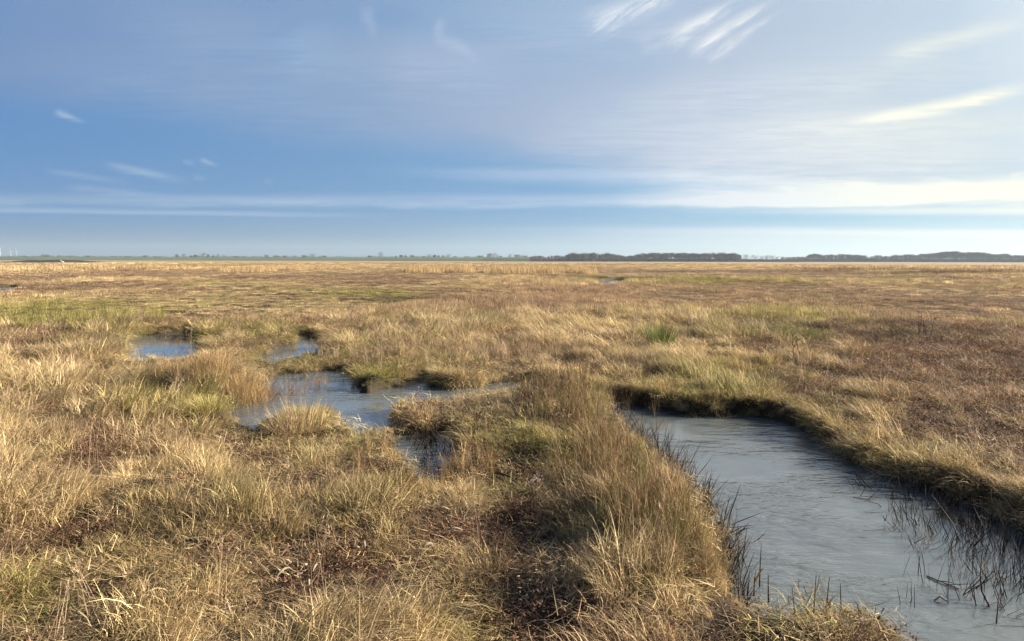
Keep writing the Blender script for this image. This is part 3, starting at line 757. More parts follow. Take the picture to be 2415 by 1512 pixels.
# ------------------------------------------------------------------ far shore, mud creek, embankment
M_mud = plain('wet_mud', (.13, .095, .085), .35, .3, .05, .5)
M_bank = plain('dark_mud_bank', (.035, .024, .020), .8, .3, .1)
q = at([-160, 40, 90, 130, 190, 235, 150, 60, -160], [625.5, 624.6, 622.6, 621.0, 619.4, 618.4, 617.6, 617.3, 617.0], .05)
me = bpy.data.meshes.new('mudflat'); me.from_pydata([(a, b, .15) for a, b in q], [], [tuple(range(len(q)))]); me.materials.append(M_mud)
tag(link('mudflat', me), kind='structure')
# creek water lying in the mud
q = at([-160, 30, 75, 40, -160], [624.6, 623.6, 622.6, 621.6, 621.3], .05)
me = bpy.data.meshes.new('creek_water'); me.from_pydata([(a, b, .19) for a, b in q], [], [tuple(range(len(q)))]); me.materials.append(water_mat('creek', (.16, .15, .14), .004, 1.0))
tag(link('creek_water', me), kind='structure')
def ridge(name, line, widths, heights, mat, n=160, nz=.15, sc=.2):
    "a long low bank along a ground line, cross-section of 7 points"
    line = np.array(line, float); s = np.linspace(0, len(line)-1, n); i = np.minimum(s.astype(int), len(line)-2); t = (s-i)[:, None]
    P = line[i]*(1-t)+line[i+1]*t; W = np.interp(s, range(len(line)), widths); H = np.interp(s, range(len(line)), heights)
    D = np.gradient(P, axis=0); D /= np.linalg.norm(D, axis=1)[:, None]; N = np.stack([-D[:, 1], D[:, 0]], -1)
    prof = [(-.5, 0), (-.32, .45), (-.12, .95), (0, 1), (.12, .95), (.32, .45), (.5, 0)]
    V = []
    for a, h in prof:
        q = P+N*(a*W)[:, None]
        V.append(np.stack([q[:, 0], q[:, 1], h*H*(1+nz*(fbm(q[:, 0]*sc, q[:, 1]*sc, 91)-.5)*2)-.3*(h == 0)], -1))
    V = np.stack(V, 1).reshape(-1, 3); k = len(prof)
    a, b = np.meshgrid(np.arange(n-1), np.arange(k-1), indexing='ij'); a = a.ravel(); b = b.ravel()
    F = np.stack([a*k+b, a*k+b+1, (a+1)*k+b+1, (a+1)*k+b], -1)
    return tag(link(name, mesh_np(name, V, [F], [mat])), kind='structure')
q = at([20, 80, 140, 200, 240], [618.4, 618.8, 619.0, 618.5, 618.2], 0)
ridge('mud_bank', q, [10, 24, 30, 24, 6], [.2, 1.1, 1.2, .9, .1], M_bank, 80, .5, .1)
m, T, out = new_mat('embankment_grass'); pr = T.new('ShaderNodeBsdfPrincipled'); geo = T.new('ShaderNodeNewGeometry').outputs['Position']
f = T.noise(T.vmul(geo, (.02, .02, .3)), 1.0, 4)
T.l.new(T.mix(f, (.065, .105, .040), (.11, .14, .062)), pr.inputs['Base Color']); pr.inputs['Roughness'].default_value = .9; T.l.new(pr.outputs[0], out.inputs[0])
EY = 1100.0
L_ = [(at_depth(a, yy), yy) for a, yy in ((-900, 1150), (-300, 1120), (100, 1100), (500, 1120), (900, 1100), (1150, 1060), (1260, 1020), (1345, 1000))]
ridge('embankment', L_, [40, 40, 40, 40, 40, 44, 44, 30], [5.2, 5.0, 5.0, 5.1, 5.6, 6.2, 6.0, .6], m, 260, .06, .01)
# track climbing the embankment
M_track = plain('pale_track', (.35, .33, .25), .9, .2, .2)
# ------------------------------------------------------------------ trees
def tube(p0, p1, r0, r1, k=4):
    p0 = np.array(p0, float); p1 = np.array(p1, float); d = p1-p0; d /= np.linalg.norm(d)+1e-9
    a = np.cross(d, [0, 0, 1.0]) if abs(d[2]) < .95 else np.cross(d, [1.0, 0, 0]); a /= np.linalg.norm(a); b = np.cross(d, a)
    an = np.arange(k)*2*math.pi/k
    ring = np.cos(an)[:, None]*a+np.sin(an)[:, None]*b
    V = np.concatenate([p0+ring*r0, p1+ring*r1]); i = np.arange(k)
    F = np.stack([i, (i+1) % k, k+(i+1) % k, k+i], -1)
    return V, F
class Acc:
    def __init__(s): s.V = []; s.F4 = []; s.F3 = []; s.n = 0
    def add(s, V, F):
        (s.F4 if F.shape[1] == 4 else s.F3).append(F+s.n); s.V.append(V); s.n += len(V)
    def mesh(s, name, mat):
        return mesh_np(name, np.concatenate(s.V), [np.concatenate(q) for q in (s.F4, s.F3) if q], [mat], smooth=False)
M_bark = plain('winter_bark', (.15, .13, .11), .9, .3, .3)
M_twig = plain('bare_twigs', (.130, .105, .09), .9, .35, .4)
M_twigp = plain('pale_bare_twigs', (.115, .10, .085), .9, .3, .4)
M_ever = plain('dark_evergreen', (.045, .058, .036), .85, .35, .5)
def tree_mesh(seed, h=10.0, cw=4.0, trunk_h=.3, twigs=2200, tw=.10, shape=0, mat=M_twig):
    r = np.random.default_rng(seed)
    tr = Acc(); cr = Acc(); tips = []
    lean = r.normal(0, .03, 2)
    ps = [np.array([lean[0]*z*h, lean[1]*z*h, z*h])+np.append(r.normal(0, .06, 2), 0) for z in (-.03, .12, .25, .4, .55, .72)]
    rad = [.030*h*q for q in (1.15, .9, .75, .6, .4, .18)]
    for a in range(5): tr.add(*tube(ps[a], ps[a+1], rad[a]*.55, rad[a+1]*.55, 6))
    nl = 11
    for k in range(nl):
        z = trunk_h+(.72-trunk_h)*k/nl; b = np.array([lean[0]*z*h, lean[1]*z*h, z*h])
        an = k*2.4+r.normal(0, .4); up = .25+.9*(k/nl)
        ln = cw*(.95-.45*(k/nl))*r.uniform(.75, 1.1)
        e = b+np.array([math.cos(an)*ln, math.sin(an)*ln, ln*up+h*.04])
        e[2] = min(e[2], h*.95)
        mid = (b+e)/2+np.array([0, 0, .15*ln])
        cr.add(*tube(b, mid, .011*h, .007*h, 4)); cr.add(*tube(mid, e, .007*h, .002*h, 3))
        for q in range(5):
            s = b+(e-b)*r.uniform(.35, 1); f = s+r.normal(0, 1, 3)*[cw*.22, cw*.22, cw*.15]+[0, 0, cw*.22]
            cr.add(*tube(s, f, .004*h, .001*h, 3)); tips.append(f); tips.append((s+f)/2)
        tips.append(e)
    tips.append(np.array([0, 0, h*.85])); tips = np.array(tips)
    c = tips[r.integers(0, len(tips), twigs)]+r.normal(0, 1, (twigs, 3))*[cw*.16, cw*.16, cw*.13]
    c[:, 2] = np.clip(c[:, 2], h*trunk_h*.6, h*r.uniform(.93, 1.0, twigs))
    d = r.normal(0, 1, (twigs, 3)); d[:, 2] = np.abs(d[:, 2])+.4; d /= np.linalg.norm(d, axis=1)[:, None]
    s = np.cross(d, r.normal(0, 1, (twigs, 3))); s /= np.linalg.norm(s, axis=1)[:, None]
    ln = r.uniform(.04, .10, twigs)[:, None]*h
    V = np.stack([c-s*tw*.5, c+s*tw*.5, c+d*ln], 1).reshape(-1, 3); cr.add(V, np.arange(twigs*3).reshape(-1, 3))
    return tr.mesh('trunk', M_bark), cr.mesh('crown', mat)
TREES = [tree_mesh(1, 10, 3.6), tree_mesh(2, 10, 4.2, .25), tree_mesh(3, 10, 3.2, .35, 1800), tree_mesh(4, 10, 3.9, .3, 2400), tree_mesh(5, 10, 2.8, .4, 1700)]
ROUND = [tree_mesh(6, 10, 4.0, .22, 900, .09, mat=M_twigp), tree_mesh(7, 10, 4.4, .2, 900, .09, mat=M_twigp), tree_mesh(8, 10, 3.4, .28, 800, .08, mat=M_twigp)]
BUSH = [tree_mesh(9, 10, 6.0, .04, 1900, .30, mat=M_ever), tree_mesh(10, 10, 7.0, .03, 1900, .30, mat=M_twig), tree_mesh(12, 10, 3.0, .05, 1500, .25, mat=M_ever)]
ntree = 0
def tree(kind, mi, x, y, h, wd, name, label, group):
    global ntree
    e = bpy.data.objects.new(name, None); col.objects.link(e); e.empty_display_size = .5
    e.location = (x, y, 0); e.scale = (wd, wd, h/10.0); e.rotation_euler = (0, 0, random.uniform(0, 6.28))
    tag(e, label, 'tree' if 'tree' in name else 'shrub', group)
    a, b = kind[mi % len(kind)]
    link('trunk', a, e); link('crown', b, e); ntree += 1
    return e
def horizon_src(xs): return (614.0+(xs*S-CW/2)*math.tan(ROLL))/S
def tree_at(kind, mi, xs, top, Y, wk, name, label, group):
    x = at_depth(xs*S, Y)
    h = (horizon_src(xs)-top)/1710.0*Y+CAMZ
    return tree(kind, mi, x, Y, h, h/10*wk, name, label, group)
# individual trees and shrubs rising behind the embankment: (x, top, kind, width factor)
LEFT = [(115,637.5,'b',1.3),(146,638,'r',.7),(178,638,'r',1.3),(220,640,'b',1.2),(25,641.5,'b',1),(66,641.5,'b',1),(255,642,'b',1),(285,641.5,'b',1.),(318,641,'b',1),(365,639.5,'b',1.),(388,641,'b',.9),(400,642,'b',.8),
        (442,635.5,'t',.8),(460,634,'r',.9),(478,638.5,'t',.8),(490,638,'e',.9),(509,632.5,'r',1.1),(522,635.5,'t',.8),(533,638,'e',.7),(545,636,'r',1),(560,637,'r',.9),(590,641,'b',1),(612,642,'b',1),
        (668,638,'t',1),(690,639.5,'b',1),(712,640,'b',1),(738,638,'r',.9),(760,639,'b',1.),(781,634.5,'r',1.1),(800,639,'r',1),(812,640,'b',1),(925,640,'e',1),(937,639.5,'r',.9),(952,630.5,'r',.75),
        (990,640,'e',.9),(1003,638.5,'e',.7),(1014,637.5,'e',.6),(1030,639,'b',.8),(1043,640,'r',.9),(1060,641,'b',.8),(1073,636.5,'r',1),(1087,638.5,'e',.8),(1097,638,'e',.7),(1107,639.5,'t',.8),
        (1121,635.5,'r',1.1),(1137,641.5,'b',.8),(1165,642,'b',1),(1200,640,'b',1.1),(1222,635,'t',.8),(1231,632.5,'r',1.),(1243,635.5,'r',.9),(1252,640.5,'e',.5),(1275,636,'r',.8),(1291,638,'b',.9),(1300,637,'r',.8),(1312,640,'b',.9)]
DESC = {'b': (BUSH, 'shrub', 'low grey shrub on the far embankment'), 'r': (ROUND, 'round_tree', 'pale round bare tree behind the embankment'),
        't': (TREES, 'bare_tree', 'brown bare tree behind the green embankment'), 'e': (BUSH, 'evergreen_tree', 'dark evergreen tree behind the green embankment')}
SPECIAL = {952: 'tall lone pale tree above the green embankment left of centre', 1231: 'large round bare tree at the right end of the embankment', 509: 'biggest round bare tree in the clump at left of the embankment'}
for k, (xs, top, kd, wk) in enumerate(LEFT):
    ms, nm, lb = DESC[kd]
    lb2 = SPECIAL.get(xs, lb)
    mi = {'e': 0 if k % 2 else 2, 'b': 1}.get(kd, k)
    tree_at(ms, mi, xs, top-.5, 1190+random.uniform(0, 60), wk*(1.25 if kd in 'rt' else 1.0), nm, lb2, None if xs in SPECIAL else lb.replace('tree', 'trees').replace('shrub', 'shrubs'))
# woods on the right
W1x = [1318,1335,1350,1372,1385,1396,1408,1420,1432,1460,1500,1522,1548,1562,1580,1600,1625,1650,1700,1740,1800,1835,1852]
W1t = [642,641,640,641,640,636.5,640,637,634,634,635.5,634.5,637,641,638.5,636,634.5,633.5,634,632.5,634,636,640]
def wood(xs, ts, x0, x1, Y, step, label, group, off=0.0, rows=2):
    for rw in range(rows):
        x = x0+rw*step*.5
        while x < x1:
            top = float(np.interp(x, xs, ts))+off+3.2*(float(vn(np.array([x/13.0]), np.array([Y]), 7)[0])-.45)+random.uniform(-1.6, 1.9)+rw*.3
            tree_at(TREES, random.randrange(5), x, top, Y+rw*16+random.uniform(-5, 5), random.uniform(.85, 1.15), 'woodland_tree', label, group)
            x += step*random.uniform(.8, 1.2)
wood(W1x, W1t, 1328, 1412, 960, 9, 'small bare tree at the thin left end of the nearer wood', 'small trees at the left end of the nearer wood', 0, 2)
wood(W1x, W1t, 1414, 1852, 940, 7.6, 'bare brown tree in the dark wood right of centre', 'trees of the dark wood right of centre', -1.0)
for k, (xs, top, wk) in enumerate(((1864,636,1.0),(1886,637.5,1.2),(1904,640,1.),(1917,638,1.),(1929,638.5,1.),(1942,641,1.))):
    tree_at(ROUND, k, xs, top, 960, wk*1.3, 'round_tree', 'pale round bare tree in the gap between the two woods', 'trees in the gap between the two woods')
W2x = [1950,1975,2000,2015,2035,2075,2110,2130,2150,2180,2200,2230,2260,2290,2330,2380,2420,2470,2520,2560,2640]
W2t = [642,644,643,640,635.5,637,636,635,639,641,639,639.5,637,637,632.5,628,630.5,633,636,638,637]
wood(W2x, W2t, 1955, 2600, 1080, 9.2, 'bare tree in the hazy blue grey wood at far right', 'trees of the hazy wood at far right')
print('trees', ntree)
# scrub filling the foot of the woods: one mass nobody could count
def scrub(name, x0, x1, Y, hgt, n, mat, label, dep=26):
    a = Acc(); 
    xs = U(x0, x1, n); q = (xs-CW/2*0)
    X_ = np.array([at_depth(v*S, Y) for v in (x0, x1)]); xx = U(X_[0], X_[1], n); yy = Y+U(-dep/2, dep, n)
    hh = hgt*(.55+.7*fbm(xx*.09, yy*.09, 33, 3)); zz = hh*rng.random(n)**.8
    c = np.stack([xx, yy, zz], -1); d = rng.normal(0, 1, (n, 3)); d[:, 2] = np.abs(d[:, 2]); d /= np.linalg.norm(d, axis=1)[:, None]
    s = np.cross(d, rng.normal(0, 1, (n, 3))); s /= np.linalg.norm(s, axis=1)[:, None]
    V = np.stack([c-s*.28, c+s*.28, c+d*1.1], 1).reshape(-1, 3); a.add(V, np.arange(n*3).reshape(-1, 3))
    o = link(name, a.mesh(name, mat)); tag(o, label, 'undergrowth', None, 'stuff')
scrub('undergrowth', 1325, 1860, 950, 4.6, 42000, M_twig, 'dark undergrowth at the foot of the wood right of centre')
scrub('undergrowth', 1850, 2010, 965, 3.8, 12000, M_twig, 'low hedge growth between the two woods')
scrub('undergrowth', 1990, 2640, 1090, 5.5, 52000, M_twig, 'grey undergrowth at the foot of the hazy far right wood')
scrub('hedge_growth', -60, 1330, 1205, 7.6, 34000, M_ever, 'dark line of hedge growth along the far embankment', 18)

# ------------------------------------------------------------------ wind turbines
M_white = plain('turbine_white', (.42, .46, .48), .45, .03, .01)
def lathe_tube(a, P, r, k=16):
    for i in range(len(P)-1): a.add(*tube(P[i], P[i+1], r[i], r[i+1], k))
def turbine(xs, hub_top, Y, ang, rlen, label):
    x = at_depth(xs*S, Y); H = (horizon_src(xs)-hub_top)/1710.0*Y+CAMZ
    e = bpy.data.objects.new('wind_turbine', None); col.objects.link(e); e.location = (x, Y, 0); e.rotation_euler = (0, 0, R(15))
    tag(e, label, 'wind turbine')
    a = Acc(); lathe_tube(a, [(0, 0, 0), (0, 0, H*.5), (0, 0, H-1.5)], [3.0, 2.4, 1.6]); link('tower', a.mesh('tower', M_white), e)
    a = Acc(); lathe_tube(a, [(0, 7, H), (0, 6, H), (0, 0, H), (0, -2.4, H)], [1.0, 2.0, 2.3, 1.8]); link('nacelle', a.mesh('nacelle', M_white), e)
    a = Acc(); lathe_tube(a, [(0, -2.5, H), (0, -4, H), (0, -5.2, H)], [1.9, 1.7, .3]); hub = link('hub', a.mesh('hub', M_white), e)
    for k in range(3):
        t = R(ang+120*k); d = np.array([math.cos(t), 0, math.sin(t)]); n = np.array([-d[2], 0, d[0]]); c = np.array([0, -3.8, H])
        V = []
        for s_, w_, th in ((0, 1.6, .8), (.08, 1.8, .8), (.2, 4.0, .6), (.5, 2.8, .4), (.8, 1.9, .25), (1, .7, .1)):
            p = c+d*rlen*s_; V += [p-n*w_*.35, p+np.array([0, -th, 0]), p+n*w_*.65, p+np.array([0, th, 0])]
        V = np.array(V); F = []
        for i in range(5):
            for j in range(4): F.append([i*4+j, i*4+(j+1) % 4, (i+1)*4+(j+1) % 4, (i+1)*4+j])
        a = Acc(); a.add(V, np.array(F)); link('blade', a.mesh('blade', M_white), e)
turbine(2.0, 620.6, 3600, 18, 33, 'nearest white wind turbine at the left edge of the horizon')
turbine(28.5, 628.4, 4700, -14, 30, 'smaller faint wind turbine between its two neighbours')
turbine(43, 627.5, 5200, 95, 28, 'faintest wind turbine rightmost of the three')

# ------------------------------------------------------------------ posts and birds
M_wood = plain('weathered_post', (.05, .038, .028), .9, .3, 8)
def post(xs, ys_foot, hpx, label, lean=0):
    x, y = at(xs*S, ys_foot*S, 0); h = hpx/1710.0*math.hypot(x, y); r_ = max(h*.13, .05)
    a = Acc(); a.add(*tube((0, 0, -.2), (lean*h, 0, h*.9), r_, r_*.9, 8)); a.add(*tube((lean*h, 0, h*.9), (lean*h*1.08, 0, h), r_*.9, r_*.4, 8))
    a.add(*tube((lean*h*.7, 0, h*.72), (lean*h*.72, -.02, h*.76), r_*1.12, r_*1.12, 8))
    o = link('wooden_post', a.mesh('wooden_post', M_wood)); o.location = (x, y, 0); tag(o, label, 'post', 'weathered posts out on the marsh')
post(1306.5, 664.5, 5.5, 'small dark post left of its twin in the pale reeds')
post(1359, 664.5, 5.5, 'small dark post right of its twin in the pale reeds', -.15)
post(2446, 672, 6.0, 'dark leaning post on the green flat at far right', .25)
post(2482.5, 664, 3.2, 'smallest dark post at far right before the hazy wood', .3)
def bird(xs, ys, s, mat, label, yaw=0):
    x, y = at(xs*S, ys*S, 0)
    r = np.random.default_rng(3); a = Acc()
    P = [(-.42, 0, .40), (-.30, 0, .42), (-.12, 0, .44), (.08, 0, .47), (.2, 0, .55), (.25, 0, .70), (.23, 0, .80), (.30, 0, .84), (.36, 0, .83), (.50, 0, .81)]
    rd = [.015, .06, .12, .115, .06, .035, .03, .045, .03, .004]
    lathe_tube(a, P, rd, 10)
    body = a.mesh('white_bird', mat)
    e = link('white_bird', body); e.location = (x, y, .12); e.scale = (s, s, s); e.rotation_euler = (0, 0, yaw); tag(e, label, 'bird')
    for sy in (-.04, .04):
        b = Acc(); b.add(*tube((.0, sy, .38), (.03, sy, .2), .014, .011, 5)); b.add(*tube((.03, sy, .2), (-.01, sy, 0), .011, .011, 5)); b.add(*tube((-.01, sy, 0), (.09, sy, 0), .012, .004, 5)); link('leg', b.mesh('leg', M_wood), e)
bird(156, 660.3, 1.5, plain('white_feathers', (.75, .73, .66), .7, .05, 5), 'white wading bird standing at the edge of the dark mud', R(200))

# ------------------------------------------------------------------ single plants that stand out
def plant(name, label, cat, loc, parts, mat, extra=None, group=None):
    V, F, B, TT = pack(parts)
    o = link(name, mesh_np(name, V, [F], [mat], {'bv': ('FLOAT', B), 'tt': ('FLOAT', TT)})); o.location = loc
    tag(o, label, cat, group); return o
def gpt(px, py): 
    x, y = at(px, py, 0); z = float(height(np.array([x]), np.array([y]))[0]); return x, y, z
def radial(n, rad, L, w, th=(0, .6), dth=(.4, 1.6), seg=5, out=.6):
    b, a = disc(n, rad); q = np.hypot(b[:, 0], b[:, 1])/rad
    return ribbons(b, a+rng.normal(0, .4, n), U(*th, n)*.4+q*out, U(*dth, n), U(*L, n), w*U(.6, 1.3, n), seg)
M_yel = blade_mat('yellow_green_blades', '', (.54, .45, .18), (.33, .30, .10))
M_pale = blade_mat('pale_straw_blades', '', (.60, .48, .28), (.44, .33, .17))
M_str = blade_mat('orange_straw_blades', '', (.52, .37, .19), (.33, .22, .11))
M_rush = blade_mat('green_rush_blades', '', (.075, .115, .025), (.19, .22, .06))
x, y, z = gpt(705, 1000)
plant('grass_tussock', 'yellow straw tussock jutting into the middle pool, spiky on top', 'tussock', (x, y, z), [radial(900, .30, (.10, .26), .0042), radial(160, .24, (.22, .34), .004, out=.2, dth=(0, .4))], M_pale)
x, y, z = gpt(490, 985)
plant('grass_tussock', 'yellow green rounded tussock on the left shore of the middle pool', 'tussock', (x, y, z), [radial(800, .27, (.12, .27), .004, dth=(.8, 1.9))], M_yel)
x, y, z = gpt(190, 850)
plant('grass_tussock', 'pale shaggy tussock left of the upper left pool', 'tussock', (x, y, z), [radial(1400, .55, (.22, .42), .006, dth=(.7, 1.9))], M_pale)
x, y, z = gpt(565, 918)
plant('reed_clump', 'large orange straw clump of bent reeds at the left end of the middle pool', 'reed clump', (x, y, z), [radial(1300, .46, (.34, .64), .0062, th=(0, .8), dth=(.3, 1.7), out=.5)], M_str)
x, y, z = gpt(1556, 822)
plant('rush_tuft', 'upright dark green rush tuft beyond the right hand pool', 'rush', (x, y, z), [radial(330, .22, (.28, .55), .0095, th=(0, .3), dth=(0, .6), out=.35)], M_rush)
x, y, z = gpt(905, 912)
plant('grass_tussock', 'mossy green low mound reaching into the far side of the middle pool', 'tussock', (x, y, z), [radial(900, .36, (.06, .15), .005, dth=(.6, 1.8))], blade_mat('mossy_blades', '', (.12, .14, .035), (.33, .30, .10)))
x, y, z = gpt(1990, 1545)
plant('grass_tussock', 'pale yellow tussock at the bottom edge beside the right hand pool', 'tussock', (x, y, max(z, WZ)), [radial(700, .20, (.05, .13), .0034, dth=(.5, 1.7))], M_pale)

# dead flowering stems with pale fluffy heads
M_stem = plain('dead_stalk', (.20, .13, .085), .8, .3, 20)
M_fluff = plain('fluffy_seed_head', (.55, .47, .40), .9, .15, 40)
def aster(px, py, h, n, label, spread=.10):
    x, y = at(px, py, 0); z = max(float(height(np.array([x]), np.array([y]))[0]), WZ)
    e = bpy.data.objects.new('aster_plant', None); col.objects.link(e); e.location = (x, y, z); tag(e, label, 'plant')
    for k in range(n):
        a = Acc(); an = rng.uniform(0, 6.28); t = np.array([math.cos(an)*spread*rng.uniform(.2, 1), math.sin(an)*spread*rng.uniform(.2, 1), h*rng.uniform(.8, 1)])
        m_ = t*.55+rng.normal(0, .01, 3); a.add(*tube((0, 0, -.02), m_, .0022, .0018, 5)); a.add(*tube(m_, t, .0018, .001, 5))
        hd = Acc()
        for q in range(5):
            f = t+rng.normal(0, 1, 3)*[.012, .012, .008]+[0, 0, .01]; a.add(*tube(m_*.25+t*.75, f, .001, .0007, 4))
            N = 26; c = np.repeat(f[None], N, 0); d = rng.normal(0, 1, (N, 3)); d[:, 2] = np.abs(d[:, 2]); d /= np.linalg.norm(d, axis=1)[:, None]
            s = np.cross(d, rng.normal(0, 1, (N, 3))); s /= np.linalg.norm(s, axis=1)[:, None]
            V = np.stack([c-s*.0012, c+s*.0012, c+d*.009+s*.001], 1).reshape(-1, 3); hd.add(V, np.arange(N*3).reshape(-1, 3))
        st = link('stem', a.mesh('stem', M_stem), e); link('seed_head', hd.mesh('seed_head', M_fluff), st)
aster(986, 985, .30, 3, 'dead aster with pale heads standing against the middle pool', .03)
aster(1262, 1225, .22, 5, 'dead aster with whitish fluffy heads in the dark hollow of the reed stand', .06)
aster(1330, 1045, .24, 7, 'spreading dead aster with pinkish grey heads in front of tall reeds', .12)
aster(1545, 960, .28, 4, 'dead aster with brown heads by the narrow end of the right pool', .05)
aster(2010, 1570, .16, 4, 'dead aster with pale heads on the bottom edge tussock', .07)
# tall dark dock stalks on the right
def stalks(px, py, n, h, spread, label):
    x, y, z = gpt(px, py); e = bpy.data.objects.new('dock_plant', None); col.objects.link(e); e.location = (x, y, z); tag(e, label, 'plant')
    for k in range(n):
        a = Acc(); b = np.append(rng.normal(0, spread, 2), 0); t = b+[rng.normal(0, .06), rng.normal(0, .06), h*rng.uniform(.7, 1)]
        a.add(*tube(b-[0, 0, .03], (b+t)/2+rng.normal(0, .01, 3), .006, .005, 5)); a.add(*tube((b+t)/2, t, .005, .003, 5))
        for q in range(9):
            s = b+(t-b)*rng.uniform(.3, .98); d = rng.normal(0, 1, 3)*[.05, .05, .01]+[0, 0, .045]; a.add(*tube(s, s+d, .004, .0015, 4))
        link('stalk', a.mesh('stalk', M_wood), e)
stalks(2165, 800, 2, .62, .06, 'tall dark dead dock stalk beyond the right bank'); stalks(2195, 802, 3, .55, .07, 'reddish dead dock stalks just right of a darker one')
stalks(1885, 860, 2, .42, .05, 'thin leaning dead stalk on the grassy bank above the right pool')

# emergent bent reeds, each drawn where it stands in the right-hand pool
M_dstem = blade_mat('dark_wet_reed', '', (.11, .065, .035), (.06, .035, .022), .1)
M_rust = blade_mat('rusty_reed_leaf', '', (.34, .19, .06), (.20, .13, .05), .3)
def reed(label, pts, wd, leaves=(), name='broken_reed'):
    "pts: list of (px, py, height above water) — joints of one stem"
    P = []
    bx, by = at(pts[0][0], pts[0][1], WZ)
    for px, py, z in pts:
        g_ = at(px, py, WZ+z); P.append((g_[0], g_[1], WZ+z))
    P = np.array(P); P[:, :2] = P[:, :2]
    a = Acc(); P0 = P[0].copy(); P = P-P0
    a.add(*tube((P[0][0], P[0][1], -.06), P[0], wd, wd, 6))
    for i in range(len(P)-1): a.add(*tube(P[i], P[i+1], wd*1.15*(1-.75*i/(len(P)-1)), wd*1.15*(1-.75*(i+1)/(len(P)-1)), 6))
    me = a.mesh(name, M_dstem); o = link(name, me); o.location = P0; tag(o, label, 'reed')
    for (i, px, py, z, lw) in leaves:
        g_ = at(px, py, WZ+z); q1 = np.array([g_[0], g_[1], WZ+z])-P0; q0 = P[i]; n = 6; V = []
        sd_ = np.cross(q1-q0, [0, .35, 1.0]); sd_ /= np.linalg.norm(sd_)
        for k in range(n+1):
            t = k/n; p_ = q0+(q1-q0)*t+np.array([0, 0, .03*math.sin(t*3.1)]); w_ = 1.7*lw*(math.sin(min(1, t*1.3+.15)*3.14)*.8+.1)*(1-t*.5)
            V += [p_-sd_*w_, p_+np.array([0, 0, w_*.4]), p_+sd_*w_]
        F = [];
        for k in range(n):
            for j in range(2): F.append([k*3+j, k*3+j+1, k*3+3+j+1, k*3+3+j])
        b = Acc(); b.add(np.array(V), np.array(F)); link('leaf', b.mesh('leaf', M_rust), o)
    return o
reed('bent dark reed with its top folded over, near the right edge', [(2334,1431,0),(2316,1395,.05),(2312,1360,.12),(2316,1310,.20),(2322,1292,.23)], .0050)
reed('thin upright reed right of the bent dark reed', [(2350,1470,0),(2353,1435,.09),(2355,1398,.17)], .0032)
reed('leaning reed snapped toward the upper left in open water', [(2263,1275,0),(2245,1232,.09),(2222,1200,.16),(2196,1165,.24)], .0042)
reed('small reed with a rusty leaf splayed across the water', [(2190,1253,0),(2184,1225,.07),(2170,1185,.16)], .0030, [(0, 2212, 1280, .02, .004)])
reed('lone reed stem left of the tangled stubble, lying low', [(2078,1195,0),(2072,1189,.02),(2020,1174,.06)], .0036)
reed('little upright stump beside the shore reeds', [(1731,1333,0),(1734,1305,.06),(1737,1285,.10)], .0042)
reed('shore reed with a long rusty leaf stretching right', [(1752,1322,0),(1756,1290,.07),(1762,1240,.17)], .0044, [(1, 1830, 1258, .17, .0042)])
reed('short reed with a broad orange leaf by the shore', [(1778,1405,0),(1779,1375,.06),(1782,1345,.12)], .0042, [(1, 1813, 1338, .12, .0075)])
reed('plain short reed standing right of the orange leaved one', [(1813,1420,0),(1812,1385,.07),(1812,1355,.13)], .0048)
reed('tall dark reed with two crossing long leaves at the bottom edge', [(1912,1560,0),(1917,1480,.13),(1925,1355,.34)], .0048, [(1, 1838, 1318, .36, .0055), (1, 1998, 1386, .26, .006)])
reed('dark reed with reddish tip at the bottom edge', [(1940,1560,0),(1946,1470,.15),(1956,1362,.32)], .0055)
reed('slender reed with orange tip at the bottom edge', [(1978,1555,0),(1984,1450,.16),(1982,1376,.28)], .0050)
reed('curved orange reed low at the bottom edge of the pool', [(2050,1600,0),(2034,1500,.15),(2022,1425,.27)], .0050)
reed('thin black reed rightmost along the bottom edge', [(2050,1610,0),(2054,1520,.13),(2065,1432,.26)], .0040)
reed('reed with faded upright leaf left of the two leaved reed', [(1890,1590,0),(1880,1500,.14),(1868,1385,.33)], .0040)
def floater(label, pts, wd, mat):
    P = np.array([[*at(px, py, WZ+z), WZ+z] for px, py, z in pts]); P0 = P[0].copy(); P = P-P0; a = Acc()
    for i in range(len(P)-1): a.add(*tube(P[i], P[i+1], wd, wd*.8, 7))
    o = link('floating_stem', a.mesh('floating_stem', mat)); o.location = P0; tag(o, label, 'stem')
M_fl = plain('floating_straw', (.22, .17, .13), .5, .3, 30); M_fl2 = plain('pale_floating_straw', (.45, .36, .26), .5, .2, 30)
floater('straight dark stem floating on the right pool', [(2186,1358,.004),(2225,1374,.006),(2262,1389,.004)], .0042, M_fl)
floater('small pale bent straw floating on the right pool', [(2204,1416,.003),(2217,1406,.022),(2238,1421,.006)], .0050, M_fl2)
floater('thin dark stem floating left of the snapped reeds', [(2012,1172,.004),(2030,1175,.006),(2052,1178,.004)], .0030, M_fl)
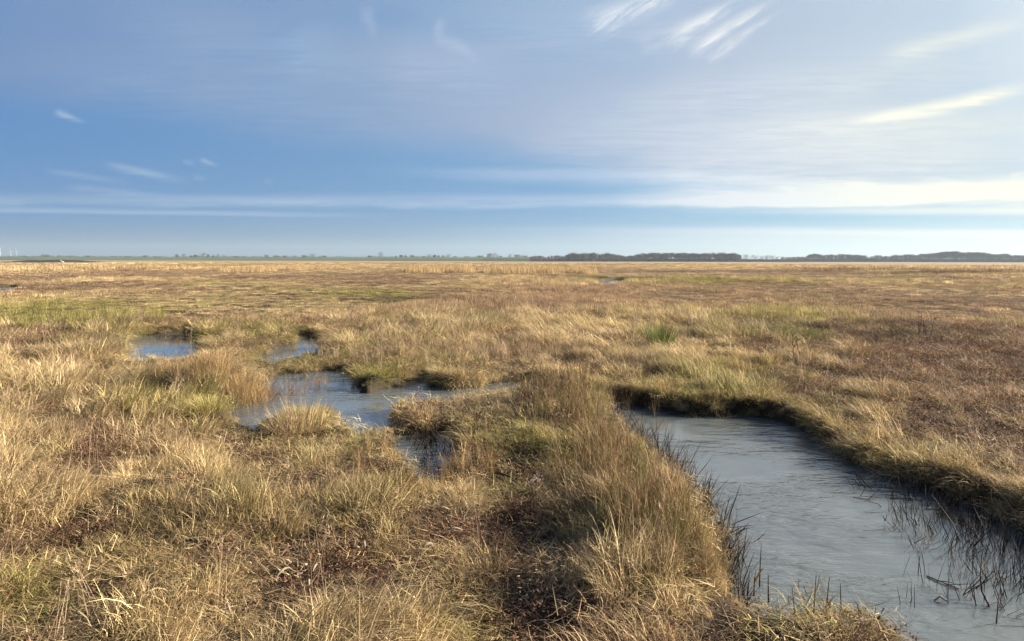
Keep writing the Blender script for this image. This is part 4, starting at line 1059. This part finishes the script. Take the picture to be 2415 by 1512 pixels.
# pale curled dead leaves lying in the foreground grass
M_dl = blade_mat('bleached_dead_leaf', '', (.62, .54, .42), (.48, .40, .30), .3)
DL = [(860,1300),(672,1372),(730,1395),(1010,1322),(540,1465),(860,1455),(1072,1262),(745,1350)]
for k, (px, py) in enumerate(DL):
    x, y, z = gpt(px, py+25); r = np.random.default_rng(100+k); n = 8; L = r.uniform(.05, .09); V = []
    an = r.uniform(0, 3.14)
    for i in range(n+1):
        t = i/n; w_ = .006*math.sin(3.1*(t*.9+.05)); c = np.array([math.cos(an)*L*(t-.5), math.sin(an)*L*(t-.5), .02*math.sin(t*3.0+r.uniform(0, .2))])
        s = np.array([-math.sin(an), math.cos(an), .5*math.sin(t*5)]); V += [c-s*w_, c+[0, 0, .006], c+s*w_]
    F = [[i*3+j, i*3+j+1, i*3+4+j, i*3+3+j] for i in range(n) for j in range(2)]
    a = Acc(); a.add(np.array(V), np.array(F)); o = link('dead_leaf', a.mesh('dead_leaf', M_dl)); o.location = (x, y, z+.10*r.uniform(.7, 1.2))
    tag(o, 'bleached curled dead leaf caught in the foreground grass', 'leaf', 'bleached dead leaves in the foreground')

# ------------------------------------------------------------------ haze
B_ = 6150.0
me = bpy.data.meshes.new('haze')
v8 = [(sx*B_, sy*B_, z_) for z_ in (-1.6, 125) for sy in (-1, 1) for sx in (-1, 1)]
me.from_pydata(v8, [], [(0, 2, 3, 1), (4, 5, 7, 6), (0, 1, 5, 4), (2, 6, 7, 3), (0, 4, 6, 2), (1, 3, 7, 5)])
m, T, out = new_mat('haze'); pv = T.new('ShaderNodeVolumePrincipled'); pv.inputs['Color'].default_value = (.50, .63, .76, 1); pv.inputs['Density'].default_value = .00016
pv.inputs['Anisotropy'].default_value = .2
T.l.new(pv.outputs[0], out.inputs['Volume']); me.materials.append(m)
tag(link('haze', me), 'thin pale haze in the air over the marsh', 'haze', None, 'stuff')

# ------------------------------------------------------------------ render settings
scene.view_settings.view_transform = 'Standard'; scene.view_settings.look = 'None'
scene.view_settings.exposure = 1.8; scene.view_settings.gamma = 1
cy = scene.cycles; cy.max_bounces = 6; cy.diffuse_bounces = 2; cy.glossy_bounces = 3; cy.transmission_bounces = 4; cy.volume_bounces = 0; cy.transparent_max_bounces = 4
cy.use_denoising = True; cy.caustics_reflective = False; cy.caustics_refractive = False; cy.sample_clamp_indirect = 6
